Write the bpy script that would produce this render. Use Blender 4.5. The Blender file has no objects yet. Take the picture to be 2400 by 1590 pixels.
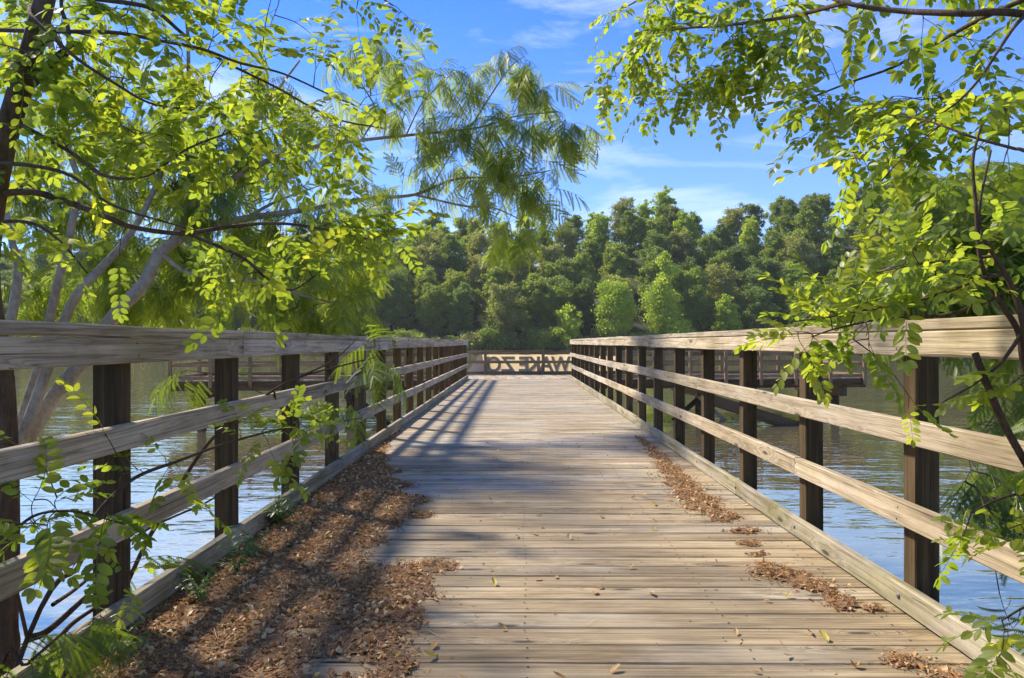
import bpy, math, random
import numpy as np
from mathutils import Vector, Matrix

R = math.radians
rng = np.random.default_rng(7)
random.seed(7)
sc = bpy.context.scene
col = sc.collection

# ------------------------------------------------------------------ camera
F = 1733.0            # focal length in photo pixels
VX, VY = 1214.0, 803.0
cam_d = bpy.data.cameras.new("camera")
cam_d.sensor_width = 36.0
cam_d.lens = F / 2400.0 * 36.0
cam_d.clip_start = 0.05
cam_d.clip_end = 3000.0
cam = bpy.data.objects.new("camera", cam_d)
col.objects.link(cam)
cam.location = (0, 0, 1.0)
cam.rotation_euler = (R(90) + 8 / F, 0, 14 / F)
sc.camera = cam

# ------------------------------------------------------------------ sky, sun, exposure
SUN = Vector((-0.78, 0.66, 1.0)).normalized()
SUN_EL = math.asin(SUN.z)
SUN_AZ = math.atan2(SUN.x, SUN.y)          # from +Y towards +X
world = bpy.data.worlds.new("World")
sc.world = world
world.use_nodes = True
nt = world.node_tree
nt.nodes.clear()
def wn(t, **k):
    n = nt.nodes.new(t)
    for a, v in k.items():
        setattr(n, a, v)
    return n
w_out = wn("ShaderNodeOutputWorld")
w_bg = wn("ShaderNodeBackground")
w_bg.inputs[1].default_value = 0.082
w_sky = wn("ShaderNodeTexSky", sky_type='NISHITA', sun_disc=False)
w_sky.sun_elevation = SUN_EL
w_sky.sun_rotation = SUN_AZ
w_sky.altitude = 0
w_sky.air_density = 0.7
w_sky.dust_density = 0.0
w_sky.ozone_density = 8.5
w_hsv = wn("ShaderNodeHueSaturation")
w_hsv.inputs["Saturation"].default_value = 1.2
w_hsv.inputs["Value"].default_value = 0.86
w_hsv.inputs["Hue"].default_value = 0.512
w_tc = wn("ShaderNodeTexCoord")
w_map = wn("ShaderNodeMapping")
w_map.inputs["Scale"].default_value = (2.2, 2.2, 9.0)
w_map.inputs["Rotation"].default_value = (0, R(14), 0)
w_map.inputs["Location"].default_value = (3.13, 3.85, 5.63)
w_n = wn("ShaderNodeTexNoise")
w_n.inputs["Scale"].default_value = 1.6
w_n.inputs["Detail"].default_value = 7
w_n.inputs["Roughness"].default_value = 0.6
w_n.inputs["Distortion"].default_value = 0.5
w_r = wn("ShaderNodeValToRGB")
w_r.color_ramp.elements[0].position = 0.485
w_r.color_ramp.elements[0].color = (0.0, 0.0, 0.0, 1)
w_r.color_ramp.elements[1].position = 0.78
w_r.color_ramp.elements[1].color = (0.62, 0.62, 0.62, 1)
w_mix = wn("ShaderNodeMix", data_type='RGBA')
w_mix.inputs[7].default_value = (4.8, 5.0, 5.2, 1)
L = nt.links.new
L(w_tc.outputs["Generated"], w_map.inputs[0])
L(w_map.outputs[0], w_n.inputs["Vector"])
L(w_n.outputs["Fac"], w_r.inputs[0])
L(w_sky.outputs[0], w_hsv.inputs["Color"])
L(w_hsv.outputs[0], w_mix.inputs[6])
L(w_r.outputs[0], w_mix.inputs[0])
# paler air towards the horizon all round
w_sep = wn("ShaderNodeSeparateXYZ")
L(w_tc.outputs["Generated"], w_sep.inputs[0])
w_h1 = wn("ShaderNodeMath", operation='SUBTRACT', use_clamp=True)
w_h1.inputs[0].default_value = 1.0
L(w_sep.outputs[2], w_h1.inputs[1])
w_h2 = wn("ShaderNodeMath", operation='POWER')
w_h2.inputs[1].default_value = 3.6
L(w_h1.outputs[0], w_h2.inputs[0])
w_h3 = wn("ShaderNodeMath", operation='MULTIPLY')
w_h3.inputs[1].default_value = 0.66
L(w_h2.outputs[0], w_h3.inputs[0])
w_mix2 = wn("ShaderNodeMix", data_type='RGBA')
w_mix2.inputs[7].default_value = (2.2, 2.75, 3.6, 1)
L(w_h3.outputs[0], w_mix2.inputs[0])
L(w_mix.outputs[2], w_mix2.inputs[6])
L(w_mix2.outputs[2], w_bg.inputs[0])
L(w_bg.outputs[0], w_out.inputs[0])

sun_d = bpy.data.lights.new("sun", 'SUN')
sun_d.energy = 2.05
sun_d.angle = R(5.0)
sun_d.color = (1.0, 0.90, 0.74)
sun = bpy.data.objects.new("sun", sun_d)
col.objects.link(sun)
sun.location = SUN * 60
sun.rotation_euler = SUN.to_track_quat('Z', 'Y').to_euler()

sc.view_settings.view_transform = 'Standard'
sc.view_settings.look = 'None'
sc.view_settings.gamma = 1.0
sc.view_settings.use_curve_mapping = False
sc.view_settings.exposure = 2.06
sc.render.engine = 'CYCLES'
sc.cycles.max_bounces = 7
sc.cycles.diffuse_bounces = 4
sc.cycles.glossy_bounces = 3
sc.cycles.transmission_bounces = 5
sc.cycles.sample_clamp_indirect = 6.0
sc.cycles.volume_bounces = 1
sc.cycles.use_denoising = True
sc.cycles.denoising_prefilter = 'NONE'

WATER_Z = -1.2

# ------------------------------------------------------------------ helpers
def A(x, y, d):
    """point seen at photo pixel (x, y) at distance d in front of the walkway's start"""
    return np.array([(x - VX) / F * d, d, 1.0 - (y - VY) / F * d])

K = 2400.0 / 2367.0
def D(x, y, d):
    return A(x * K, y * K, d)

def to_px(p):
    return VX + p[0] / p[1] * F, VY - (p[2] - 1.0) / p[1] * F

def mesh_np(name, v, f, mat, tint=None, smooth=False):
    """fast mesh from numpy arrays: f is (n,3) or (n,4)"""
    v = np.asarray(v, dtype=np.float32)
    f = np.asarray(f, dtype=np.int32)
    me = bpy.data.meshes.new(name)
    n, k = f.shape
    me.vertices.add(len(v))
    me.vertices.foreach_set("co", v.ravel())
    me.loops.add(n * k)
    me.loops.foreach_set("vertex_index", f.ravel())
    me.polygons.add(n)
    me.polygons.foreach_set("loop_start", np.arange(0, n * k, k, dtype=np.int32))
    me.polygons.foreach_set("loop_total", np.full(n, k, dtype=np.int32))
    me.polygons.foreach_set("use_smooth", np.full(n, bool(smooth), dtype=bool))
    me.update(calc_edges=True)
    if tint is not None:
        at = me.attributes.new("tint", 'FLOAT', 'POINT')
        at.data.foreach_set("value", np.asarray(tint, dtype=np.float32))
    if mat:
        me.materials.append(mat)
    return me

def link(name, data, parent=None, **props):
    o = bpy.data.objects.new(name, data)
    col.objects.link(o)
    if parent is not None:
        o.parent = parent
    for k, v in props.items():
        o[k] = v
    return o

def thing(name, label, cat, loc=(0, 0, 0), group=None, rotz=0.0, kind=None):
    o = bpy.data.objects.new(name, None)
    o.empty_display_size = 0.1
    col.objects.link(o)
    o.location = loc
    o.rotation_euler = (0, 0, rotz)
    o["label"] = label
    o["category"] = cat
    if group:
        o["group"] = group
    if kind:
        o["kind"] = kind
    return o

def spline(pts, n=6):
    """catmull-rom through points (k, m) -> denser polyline"""
    p = np.asarray(pts, dtype=float)
    if len(p) < 3:
        t = np.linspace(0, 1, n + 1)[:, None]
        return p[0] * (1 - t) + p[-1] * t
    q = np.vstack([2 * p[0] - p[1], p, 2 * p[-1] - p[-2]])
    out = []
    for i in range(1, len(q) - 2):
        for t in np.linspace(0, 1, n, endpoint=False):
            a, b, c, d = q[i - 1], q[i], q[i + 1], q[i + 2]
            out.append(0.5 * ((2 * b) + (c - a) * t + (2 * a - 5 * b + 4 * c - d) * t * t + (3 * b - 3 * c + d - a) * t ** 3))
    out.append(q[-2])
    return np.array(out)

def tube(pts, rad, sides=6):
    pts = np.asarray(pts, dtype=float)
    rad = np.asarray(rad, dtype=float)
    n = len(pts)
    tan = np.gradient(pts, axis=0)
    tan /= np.linalg.norm(tan, axis=1)[:, None] + 1e-9
    ref = np.array([0.31, 0.17, 0.93])
    a = np.cross(tan, ref)
    a /= np.linalg.norm(a, axis=1)[:, None] + 1e-9
    b = np.cross(tan, a)
    ang = np.linspace(0, 2 * math.pi, sides, endpoint=False)
    v = pts[:, None, :] + rad[:, None, None] * (np.cos(ang)[None, :, None] * a[:, None, :] + np.sin(ang)[None, :, None] * b[:, None, :])
    v = v.reshape(-1, 3)
    f = []
    for i in range(n - 1):
        for j in range(sides):
            k = (j + 1) % sides
            f.append((i * sides + j, i * sides + k, (i + 1) * sides + k, (i + 1) * sides + j))
    return v, np.array(f)

def merge(parts):
    vs, fs, o = [], [], 0
    for v, f in parts:
        vs.append(v)
        fs.append(np.asarray(f) + o)
        o += len(v)
    return np.vstack(vs), np.vstack(fs)

# ------------------------------------------------------------------ materials
def new_mat(name):
    m = bpy.data.materials.new(name)
    m.use_nodes = True
    t = m.node_tree
    t.nodes.clear()
    return m, t

class G:
    """tiny node helper"""
    def __init__(s, t):
        s.t = t
    def n(s, typ, ins=None, **k):
        x = s.t.nodes.new(typ)
        for a, v in k.items():
            setattr(x, a, v)
        for a, v in (ins or {}).items():
            if isinstance(v, bpy.types.NodeSocket):
                s.t.links.new(v, x.inputs[a])
            else:
                x.inputs[a].default_value = v
        return x
    def ramp(s, fac, stops, interp='LINEAR'):
        x = s.n("ShaderNodeValToRGB", {0: fac})
        e = x.color_ramp
        e.interpolation = interp
        while len(e.elements) < len(stops):
            e.elements.new(0.5)
        for i, (p, c) in enumerate(stops):
            e.elements[i].position = p
            e.elements[i].color = (*c, 1) if len(c) == 3 else c
        return x.outputs[0]
    def mix(s, fac, a, b, mode='MIX'):
        x = s.n("ShaderNodeMix", data_type='RGBA', blend_type=mode)
        for i, v in ((0, fac), (6, a), (7, b)):
            if isinstance(v, bpy.types.NodeSocket):
                s.t.links.new(v, x.inputs[i])
            elif i == 0:
                x.inputs[0].default_value = v
            else:
                x.inputs[i].default_value = (*v, 1) if len(v) == 3 else v
        return x.outputs[2]
    def math(s, op, a, b=0.0, c=None):
        ins = {0: a, 1: b}
        if c is not None:
            ins[2] = c
        return s.n("ShaderNodeMath", ins, operation=op).outputs[0]

def wood(name, light, mid, dark, warm=None, warm_amt=0.0, algae=0.0, rough=0.85, tone=0.25, contrast=1.0, stain=0.4):
    """weathered timber, grain along local X"""
    m, t = new_mat(name)
    g = G(t)
    tc = g.n("ShaderNodeTexCoord")
    oi = g.n("ShaderNodeObjectInfo")
    rnd = oi.outputs["Random"]
    off = g.n("ShaderNodeCombineXYZ", {0: g.math('MULTIPLY', rnd, 61.0), 1: g.math('MULTIPLY', rnd, 17.0), 2: g.math('MULTIPLY', rnd, 29.0)})
    p = g.n("ShaderNodeVectorMath", {0: tc.outputs["Object"], 1: off.outputs[0]}, operation='ADD').outputs[0]
    sp = g.n("ShaderNodeSeparateXYZ", {0: p})
    yz = g.math('ADD', sp.outputs[1], sp.outputs[2])
    # knots, and the grain bending round them
    kv = g.n("ShaderNodeCombineXYZ", {0: g.math('MULTIPLY', sp.outputs[0], 1.7), 1: g.math('MULTIPLY', yz, 7.0)}).outputs[0]
    vor = g.n("ShaderNodeTexVoronoi", {"Vector": kv, "Scale": 1.0, "Randomness": 1.0}, voronoi_dimensions='2D')
    dist = vor.outputs["Distance"]
    kpick = g.math('GREATER_THAN', g.n("ShaderNodeSeparateColor", {0: vor.outputs["Color"]}).outputs[0], 0.62)
    bend = g.math('MULTIPLY', g.n("ShaderNodeMapRange", {0: dist, 1: 0.0, 2: 0.42, 3: 0.055, 4: 0.0}, interpolation_type='SMOOTHSTEP').outputs[0], kpick)
    q = g.n("ShaderNodeCombineXYZ", {0: sp.outputs[0], 1: g.math('ADD', sp.outputs[1], bend), 2: g.math('ADD', sp.outputs[2], bend)}).outputs[0]
    def nz(v, sc_, det, ro, di, loc=(0, 0, 0)):
        return g.n("ShaderNodeTexNoise", {"Vector": g.n("ShaderNodeMapping", {0: v, "Scale": sc_, "Location": loc}).outputs[0], "Scale": 1.0, "Detail": det, "Roughness": ro, "Distortion": di}).outputs["Fac"]
    gr = nz(q, (1.4, 62, 62), 6.0, 0.65, 0.4)
    gb = nz(q, (0.7, 17, 17), 4.0, 0.6, 1.0)
    big = nz(p, (1.6, 4.0, 4.0), 5.0, 0.68, 0.3)
    ln = nz(q, (0.9, 38, 38), 2.0, 0.5, 0.6, (7, 2, 5))
    c1 = g.ramp(gr, [(0.5 - 0.17 / contrast, dark), (0.5 - 0.02, mid), (0.5 + 0.16 / contrast, light)])
    c2 = g.ramp(gb, [(0.34, dark), (0.47, mid), (0.62, light)])
    c = g.mix(0.5, c1, c2)
    # latewood lines and open checks along the grain
    lines = g.ramp(ln, [(0.46, (0, 0, 0)), (0.495, (1, 1, 1)), (0.53, (0, 0, 0))])
    c = g.mix(g.math('MULTIPLY', lines, 0.42 * contrast), c, tuple(x * 0.55 for x in dark))
    crk = g.ramp(nz(q, (0.9, 90, 90), 3.0, 0.5, 0.2, (3, 5, 9)), [(0.27, (1, 1, 1)), (0.33, (0, 0, 0))])
    c = g.mix(g.math('MULTIPLY', crk, 0.75), c, tuple(x * 0.25 for x in dark))
    # water stains and grime
    c = g.mix(g.math('MULTIPLY', g.ramp(big, [(0.36, (1, 1, 1)), (0.58, (0, 0, 0))]), stain), c, g.mix(1.0, c, (0.50, 0.46, 0.42), 'MULTIPLY'))
    tone_v = g.n("ShaderNodeMapRange", {0: rnd, 1: 0, 2: 1, 3: 1 - tone, 4: 1 + tone}).outputs[0]
    tv = g.n("ShaderNodeCombineXYZ", {0: tone_v, 1: tone_v, 2: tone_v}).outputs[0]
    c = g.mix(1.0, c, tv, 'MULTIPLY')
    rnd2 = g.math('FRACT', g.math('MULTIPLY', rnd, 7.31))
    geo = g.n("ShaderNodeNewGeometry")
    wp = geo.outputs["Position"]
    if warm:
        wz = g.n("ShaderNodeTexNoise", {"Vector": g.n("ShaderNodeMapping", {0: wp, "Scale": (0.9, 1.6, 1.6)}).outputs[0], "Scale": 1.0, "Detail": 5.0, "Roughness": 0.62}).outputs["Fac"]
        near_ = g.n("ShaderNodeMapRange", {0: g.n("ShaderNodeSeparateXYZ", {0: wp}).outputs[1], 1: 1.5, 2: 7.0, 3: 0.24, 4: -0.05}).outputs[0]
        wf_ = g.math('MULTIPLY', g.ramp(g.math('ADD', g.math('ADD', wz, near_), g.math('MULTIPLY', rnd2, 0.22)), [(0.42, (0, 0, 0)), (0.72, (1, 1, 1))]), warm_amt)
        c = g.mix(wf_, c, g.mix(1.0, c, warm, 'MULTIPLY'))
    if algae:
        an = g.n("ShaderNodeTexNoise", {"Vector": wp, "Scale": 2.6, "Detail": 5.0, "Roughness": 0.7}).outputs["Fac"]
        c = g.mix(g.math('MULTIPLY', g.ramp(an, [(0.42, (0, 0, 0)), (0.68, (1, 1, 1))]), algae), c, g.mix(1.0, c, (0.66, 0.68, 0.26), 'MULTIPLY'))
    kn = g.ramp(dist, [(0.05, (1, 1, 1)), (0.085, (0.25, 0.25, 0.25)), (0.15, (0, 0, 0))])
    c = g.mix(g.math('MULTIPLY', g.math('MULTIPLY', kn, kpick), 0.9), c, tuple(x * 0.3 for x in dark))
    h = g.math('ADD', g.math('MULTIPLY', gr, 0.6), g.math('ADD', g.math('MULTIPLY', crk, -0.6), g.math('MULTIPLY', lines, -0.2)))
    bmp = g.n("ShaderNodeBump", {"Strength": 0.7, "Distance": 0.005, "Height": h})
    bs = g.n("ShaderNodeBsdfPrincipled", {"Base Color": c, "Roughness": rough, "Normal": bmp.outputs[0], "Specular IOR Level": 0.25})
    g.n("ShaderNodeOutputMaterial", {0: bs.outputs[0]})
    return m

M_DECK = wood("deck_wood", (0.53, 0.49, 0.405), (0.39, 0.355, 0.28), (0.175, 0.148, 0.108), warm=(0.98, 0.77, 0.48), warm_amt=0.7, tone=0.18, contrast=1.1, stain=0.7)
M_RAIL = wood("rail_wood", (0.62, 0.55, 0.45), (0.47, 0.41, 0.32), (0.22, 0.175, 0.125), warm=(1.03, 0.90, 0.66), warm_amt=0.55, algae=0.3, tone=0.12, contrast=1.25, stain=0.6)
M_KERB = wood("kerb_wood", (0.50, 0.44, 0.335), (0.36, 0.315, 0.23), (0.17, 0.14, 0.092), algae=0.7, tone=0.12, contrast=1.1, stain=0.55)
M_POST = wood("post_wood", (0.17, 0.112, 0.055), (0.095, 0.063, 0.031), (0.04, 0.027, 0.014), algae=0.45, tone=0.2, stain=0.5)
M_DOCK = wood("dock_wood", (0.52, 0.42, 0.32), (0.36, 0.28, 0.20), (0.17, 0.125, 0.08), tone=0.2)
M_PRAIL = wood("dock_rail_wood", (0.34, 0.24, 0.14), (0.22, 0.155, 0.09), (0.10, 0.07, 0.04), tone=0.2, algae=0.2)
M_DARK = wood("wet_wood", (0.12, 0.09, 0.058), (0.07, 0.052, 0.034), (0.034, 0.025, 0.017), algae=0.4, tone=0.2)

def leaf_mat(name, stops, trans_gain=1.0, tr=0.55, yellow=None, gloss=0.06, rnd=0.5):
    m, t = new_mat(name)
    g = G(t)
    at = g.n("ShaderNodeAttribute", attribute_name="tint", attribute_type='GEOMETRY')
    oi = g.n("ShaderNodeObjectInfo")
    f = g.math('ADD', g.math('MULTIPLY', at.outputs["Fac"], 1.0 - rnd), g.math('MULTIPLY', oi.outputs["Random"], rnd))
    c = g.ramp(f, stops)
    if yellow:
        # the odd turning leaflet
        yn = g.math('GREATER_THAN', at.outputs["Fac"], 0.975)
        c = g.mix(yn, c, yellow)
    tcx = g.mix(1.0, c, (1.46 * trans_gain, 1.30 * trans_gain, 0.60 * trans_gain), 'MULTIPLY')
    d = g.n("ShaderNodeBsdfDiffuse", {"Color": c})
    tl = g.n("ShaderNodeBsdfTranslucent", {"Color": tcx})
    mx = g.n("ShaderNodeMixShader", {0: tr, 1: d.outputs[0], 2: tl.outputs[0]})
    gl = g.n("ShaderNodeBsdfGlossy", {"Color": (1, 1, 1, 1), "Roughness": 0.42})
    m2 = g.n("ShaderNodeMixShader", {0: gloss, 1: mx.outputs[0], 2: gl.outputs[0]})
    g.n("ShaderNodeOutputMaterial", {0: m2.outputs[0]})
    return m

M_LOCUST = leaf_mat("locust_leaf", [(0.0, (0.08, 0.135, 0.022)), (0.45, (0.14, 0.20, 0.030)), (0.8, (0.21, 0.255, 0.036)), (1.0, (0.29, 0.30, 0.045))], 2.0, 0.58, yellow=(0.42, 0.24, 0.03), gloss=0.02)
M_MIMOSA = leaf_mat("mimosa_leaf", [(0.0, (0.06, 0.105, 0.017)), (0.6, (0.11, 0.165, 0.024)), (1.0, (0.18, 0.23, 0.034))], 2.0, 0.54, gloss=0.03)
M_WEED = leaf_mat("weed_leaf", [(0.0, (0.08, 0.17, 0.035)), (1.0, (0.17, 0.26, 0.05))], 1.4, 0.45)

def bark(name, light, dark, scale=14.0, stretch=0.22):
    m, t = new_mat(name)
    g = G(t)
    tc = g.n("ShaderNodeTexCoord")
    mp = g.n("ShaderNodeMapping", {0: tc.outputs["Object"], "Scale": (1, 1, stretch)}).outputs[0]
    n1 = g.n("ShaderNodeTexNoise", {"Vector": mp, "Scale": scale * 3, "Detail": 6.0, "Roughness": 0.7}).outputs["Fac"]
    n2 = g.n("ShaderNodeTexNoise", {"Vector": tc.outputs["Object"], "Scale": scale * 0.35, "Detail": 4.0}).outputs["Fac"]
    c = g.ramp(g.math('ADD', g.math('MULTIPLY', n1, 0.6), g.math('MULTIPLY', n2, 0.4)), [(0.36, dark), (0.62, light)])
    bp = g.n("ShaderNodeBump", {"Strength": 0.9, "Distance": 0.012, "Height": n1})
    bs = g.n("ShaderNodeBsdfPrincipled", {"Base Color": c, "Roughness": 0.9, "Normal": bp.outputs[0], "Specular IOR Level": 0.2})
    g.n("ShaderNodeOutputMaterial", {0: bs.outputs[0]})
    return m

M_BARK_DK = bark("locust_bark", (0.17, 0.115, 0.075), (0.05, 0.032, 0.022))
M_BARK_GR = bark("mimosa_bark", (0.46, 0.37, 0.26), (0.21, 0.155, 0.10), 9.0, 0.6)
M_TWIG = bark("twig_bark", (0.13, 0.085, 0.05), (0.055, 0.036, 0.022), 30)
M_BARK_FAR = bark("forest_bark", (0.24, 0.20, 0.16), (0.10, 0.08, 0.06), 1.5)

# ------------------------------------------------------------------ ground, lake, hill
SKY_PX = [(-1200, .13), (0, .145), (600, .160), (960, .166), (1080, .176), (1260, .176), (1350, .181), (1420, .198), (1561, .207), (1640, .196),
          (1775, .203), (1875, .211), (1975, .221), (2078, .229), (2400, .248), (3600, .25)]
RIDGE_D = 236.0
rx = np.array([(p - VX) / F * RIDGE_D for p, _ in SKY_PX])
rz = np.array([e * RIDGE_D - 14.8 for _, e in SKY_PX])
SHORE = 168.0
def ground_z(x, y):
    ax = abs(x)
    g = y - max(2.0, 1.27 * ax - 0.3)
    if y < 140:
        # the near bank curves round the camera on both sides, outside the view
        z = WATER_Z - g * 0.30 if g > 0 else WATER_Z - g * 0.22
        return max(-4.0, min(z, 0.2 + 0.15 * math.sin(x * .13) * math.cos(y * .11)))
    sh = SHORE + 4 * math.sin(x * 0.035) + 2 * math.sin(x * 0.11 + 1)
    s = y - sh
    if s < 0:
        return max(-4.0, WATER_Z + s * 0.35)
    rr = float(np.interp(x, rx, rz))
    tt = min(1.0, s / (RIDGE_D - SHORE))
    zz = WATER_Z + 0.4 * min(1, s / 2) + rr * (tt * tt * (3 - 2 * tt) * 0.5 + tt * 0.5)
    if s > RIDGE_D - SHORE:
        zz -= 0.05 * (s - (RIDGE_D - SHORE))
    return max(zz, WATER_Z + 0.2)

xs = np.unique(np.concatenate([np.linspace(-900, -210, 12), np.linspace(-210, -12, 34), np.linspace(-12, 12, 49), np.linspace(12, 210, 34), np.linspace(210, 900, 12)]))
ys = np.unique(np.concatenate([np.linspace(-300, -10, 10), np.linspace(-10, 16, 53), np.linspace(16, 158, 20), np.linspace(158, 300, 48), np.linspace(300, 1500, 10)]))
gv = np.array([(x, y, ground_z(x, y)) for y in ys for x in xs])
nx = len(xs)
gf = np.array([(j * nx + i, j * nx + i + 1, (j + 1) * nx + i + 1, (j + 1) * nx + i) for j in range(len(ys) - 1) for i in range(nx - 1)])
mg, tg = new_mat("forest_floor")
g = G(tg)
gp = g.n("ShaderNodeNewGeometry").outputs["Position"]
gn = g.n("ShaderNodeTexNoise", {"Vector": gp, "Scale": 0.9, "Detail": 8.0, "Roughness": 0.7}).outputs["Fac"]
gc = g.ramp(gn, [(0.35, (0.03, 0.03, 0.014)), (0.5, (0.04, 0.055, 0.018)), (0.68, (0.055, 0.08, 0.024))])
gb_ = g.n("ShaderNodeBump", {"Strength": 0.6, "Distance": 0.1, "Height": gn})
g.n("ShaderNodeOutputMaterial", {0: g.n("ShaderNodeBsdfPrincipled", {"Base Color": gc, "Roughness": 0.95, "Normal": gb_.outputs[0]}).outputs[0]})
link("ground", mesh_np("ground", gv, gf, mg, smooth=True), kind="structure", label="wooded bank and hillside around the lake")

mw, tw = new_mat("lake_water")
g = G(tw)
wp = g.n("ShaderNodeNewGeometry").outputs["Position"]
def wave(sx, sy, det, rot):
    return g.n("ShaderNodeTexNoise", {"Vector": g.n("ShaderNodeMapping", {0: wp, "Scale": (sx, sy, 1), "Rotation": (0, 0, rot)}).outputs[0], "Scale": 1.0, "Detail": det, "Roughness": 0.5, "Distortion": 0.25}).outputs["Fac"]
w1 = wave(1.0, 2.4, 3.0, R(12))
w2 = wave(2.6, 6.5, 2.0, R(-8))
w3 = wave(0.30, 0.6, 2.0, R(20))
calm = g.ramp(wave(0.10, 0.18, 2.0, 0.4), [(0.35, (0.35, 0.35, 0.35)), (0.62, (1, 1, 1))])
hh = g.math('ADD', g.math('MULTIPLY', w3, 0.9), g.math('MULTIPLY', calm, g.math('ADD', g.math('MULTIPLY', w1, 0.55), g.math('MULTIPLY', w2, 0.16))))
wb = g.n("ShaderNodeBump", {"Strength": 1.0, "Distance": 0.042, "Height": hh})
lw_ = g.n("ShaderNodeLayerWeight", {"Blend": 0.5, "Normal": wb.outputs[0]})
fr_ = g.n("ShaderNodeMapRange", {0: lw_.outputs["Facing"], 1: 0.35, 2: 0.82, 3: 0.10, 4: 0.92}).outputs[0]
dif = g.n("ShaderNodeBsdfDiffuse", {"Color": (0.38, 0.36, 0.24, 1), "Normal": wb.outputs[0]})
glo = g.n("ShaderNodeBsdfGlossy", {"Color": (1.0, 0.86, 0.60, 1), "Roughness": 0.02, "Normal": wb.outputs[0]})
g.n("ShaderNodeOutputMaterial", {0: g.n("ShaderNodeMixShader", {0: fr_, 1: dif.outputs[0], 2: glo.outputs[0]}).outputs[0]})
wx = np.array([-700, -150, -40, 40, 150, 700.0])
wy = np.array([-12, 40, 100, 180, 200.0])
wv = np.array([(x, y, WATER_Z) for y in wy for x in wx])
wf = np.array([(j * 6 + i, j * 6 + i + 1, (j + 1) * 6 + i + 1, (j + 1) * 6 + i) for j in range(4) for i in range(5)])
link("water", mesh_np("water", wv, wf, mw), kind="structure", label="rippled green lake water between pier and wooded shore")

# ------------------------------------------------------------------ air over the lake
hx, hy0, hy1, hz0, hz1 = 950.0, -330.0, 1540.0, -6.5, 78.0
hv = np.array([(x, y, z) for z in (hz0, hz1) for (x, y) in ((-hx, hy0), (hx, hy0), (hx, hy1), (-hx, hy1))])
hf = np.array([(3, 2, 1, 0), (4, 5, 6, 7), (0, 1, 5, 4), (1, 2, 6, 5), (2, 3, 7, 6), (3, 0, 4, 7)])
mh, th = new_mat("lake_air")
g = G(th)
pv = g.n("ShaderNodeVolumePrincipled", {"Color": (0.86, 0.93, 1.0, 1), "Density": 0.00012, "Anisotropy": 0.25})
ho = g.n("ShaderNodeOutputMaterial")
th.links.new(pv.outputs[0], ho.inputs["Volume"])
link("haze", mesh_np("haze", hv, hf, mh), kind="stuff", label="thin pale haze over the lake")

# ------------------------------------------------------------------ timber boards
_bc = {}
def board_mesh(length, h, t, mat, variant=0, c=0.004, warp=0.0015):
    """board along local X (centred), thickness along Y, height along Z, chamfered edges"""
    key = (round(length, 3), round(h, 4), round(t, 4), mat.name, variant)
    if key in _bc:
        return _bc[key]
    r = np.random.default_rng(abs(hash((key[0], key[1], key[2], variant))) % 2 ** 31 if False else int(length * 977 + h * 7919 + t * 5407 + variant * 131))
    n = max(2, min(9, int(length / 0.5) + 1))
    hy, hz = t / 2, h / 2
    prof = np.array([(-hy + c, -hz), (hy - c, -hz), (hy, -hz + c), (hy, hz - c), (hy - c, hz), (-hy + c, hz), (-hy, hz - c), (-hy, -hz + c)])
    vs = []
    for i in range(n):
        x = -length / 2 + length * i / (n - 1)
        w = r.normal(0, warp, 2) if 0 < i < n - 1 else np.zeros(2)
        jit = r.normal(0, warp * 0.35, prof.shape)
        vs.append(np.column_stack([np.full(8, x), prof[:, 0] + w[0] + jit[:, 0], prof[:, 1] + w[1] + jit[:, 1]]))
    v = np.vstack(vs)
    f = []
    for i in range(n - 1):
        for j in range(8):
            k = (j + 1) % 8
            f.append((i * 8 + j, (i + 1) * 8 + j, (i + 1) * 8 + k, i * 8 + k))
    for e, rev in ((0, False), ((n - 1) * 8, True)):
        for a, b, cc, d in ((0, 1, 2, 7), (7, 2, 3, 6), (6, 3, 4, 5)):
            q = (e + a, e + b, e + cc, e + d)
            f.append(q[::-1] if rev else q)
    me = mesh_np("board", v, np.array(f), mat)
    _bc[key] = me
    return me

def board(name, parent, p0, p1, h, t, mat, variant=0, roll=0.0, up=(0, 0, 1), **kw):
    p0, p1 = Vector(p0), Vector(p1)
    x = (p1 - p0)
    ln = x.length
    x.normalize()
    z = Vector(up)
    y = z.cross(x).normalized()
    z = x.cross(y)
    m = Matrix((x, y, z)).transposed().to_4x4()
    if roll:
        m = m @ Matrix.Rotation(roll, 4, 'X')
    m.translation = (p0 + p1) / 2
    o = link(name, board_mesh(ln, h, t, mat, variant, **kw), parent)
    o.matrix_local = m
    return o

XL, XR = -1.36, 1.42          # inner faces of the two railings
END = 20.25
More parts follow.
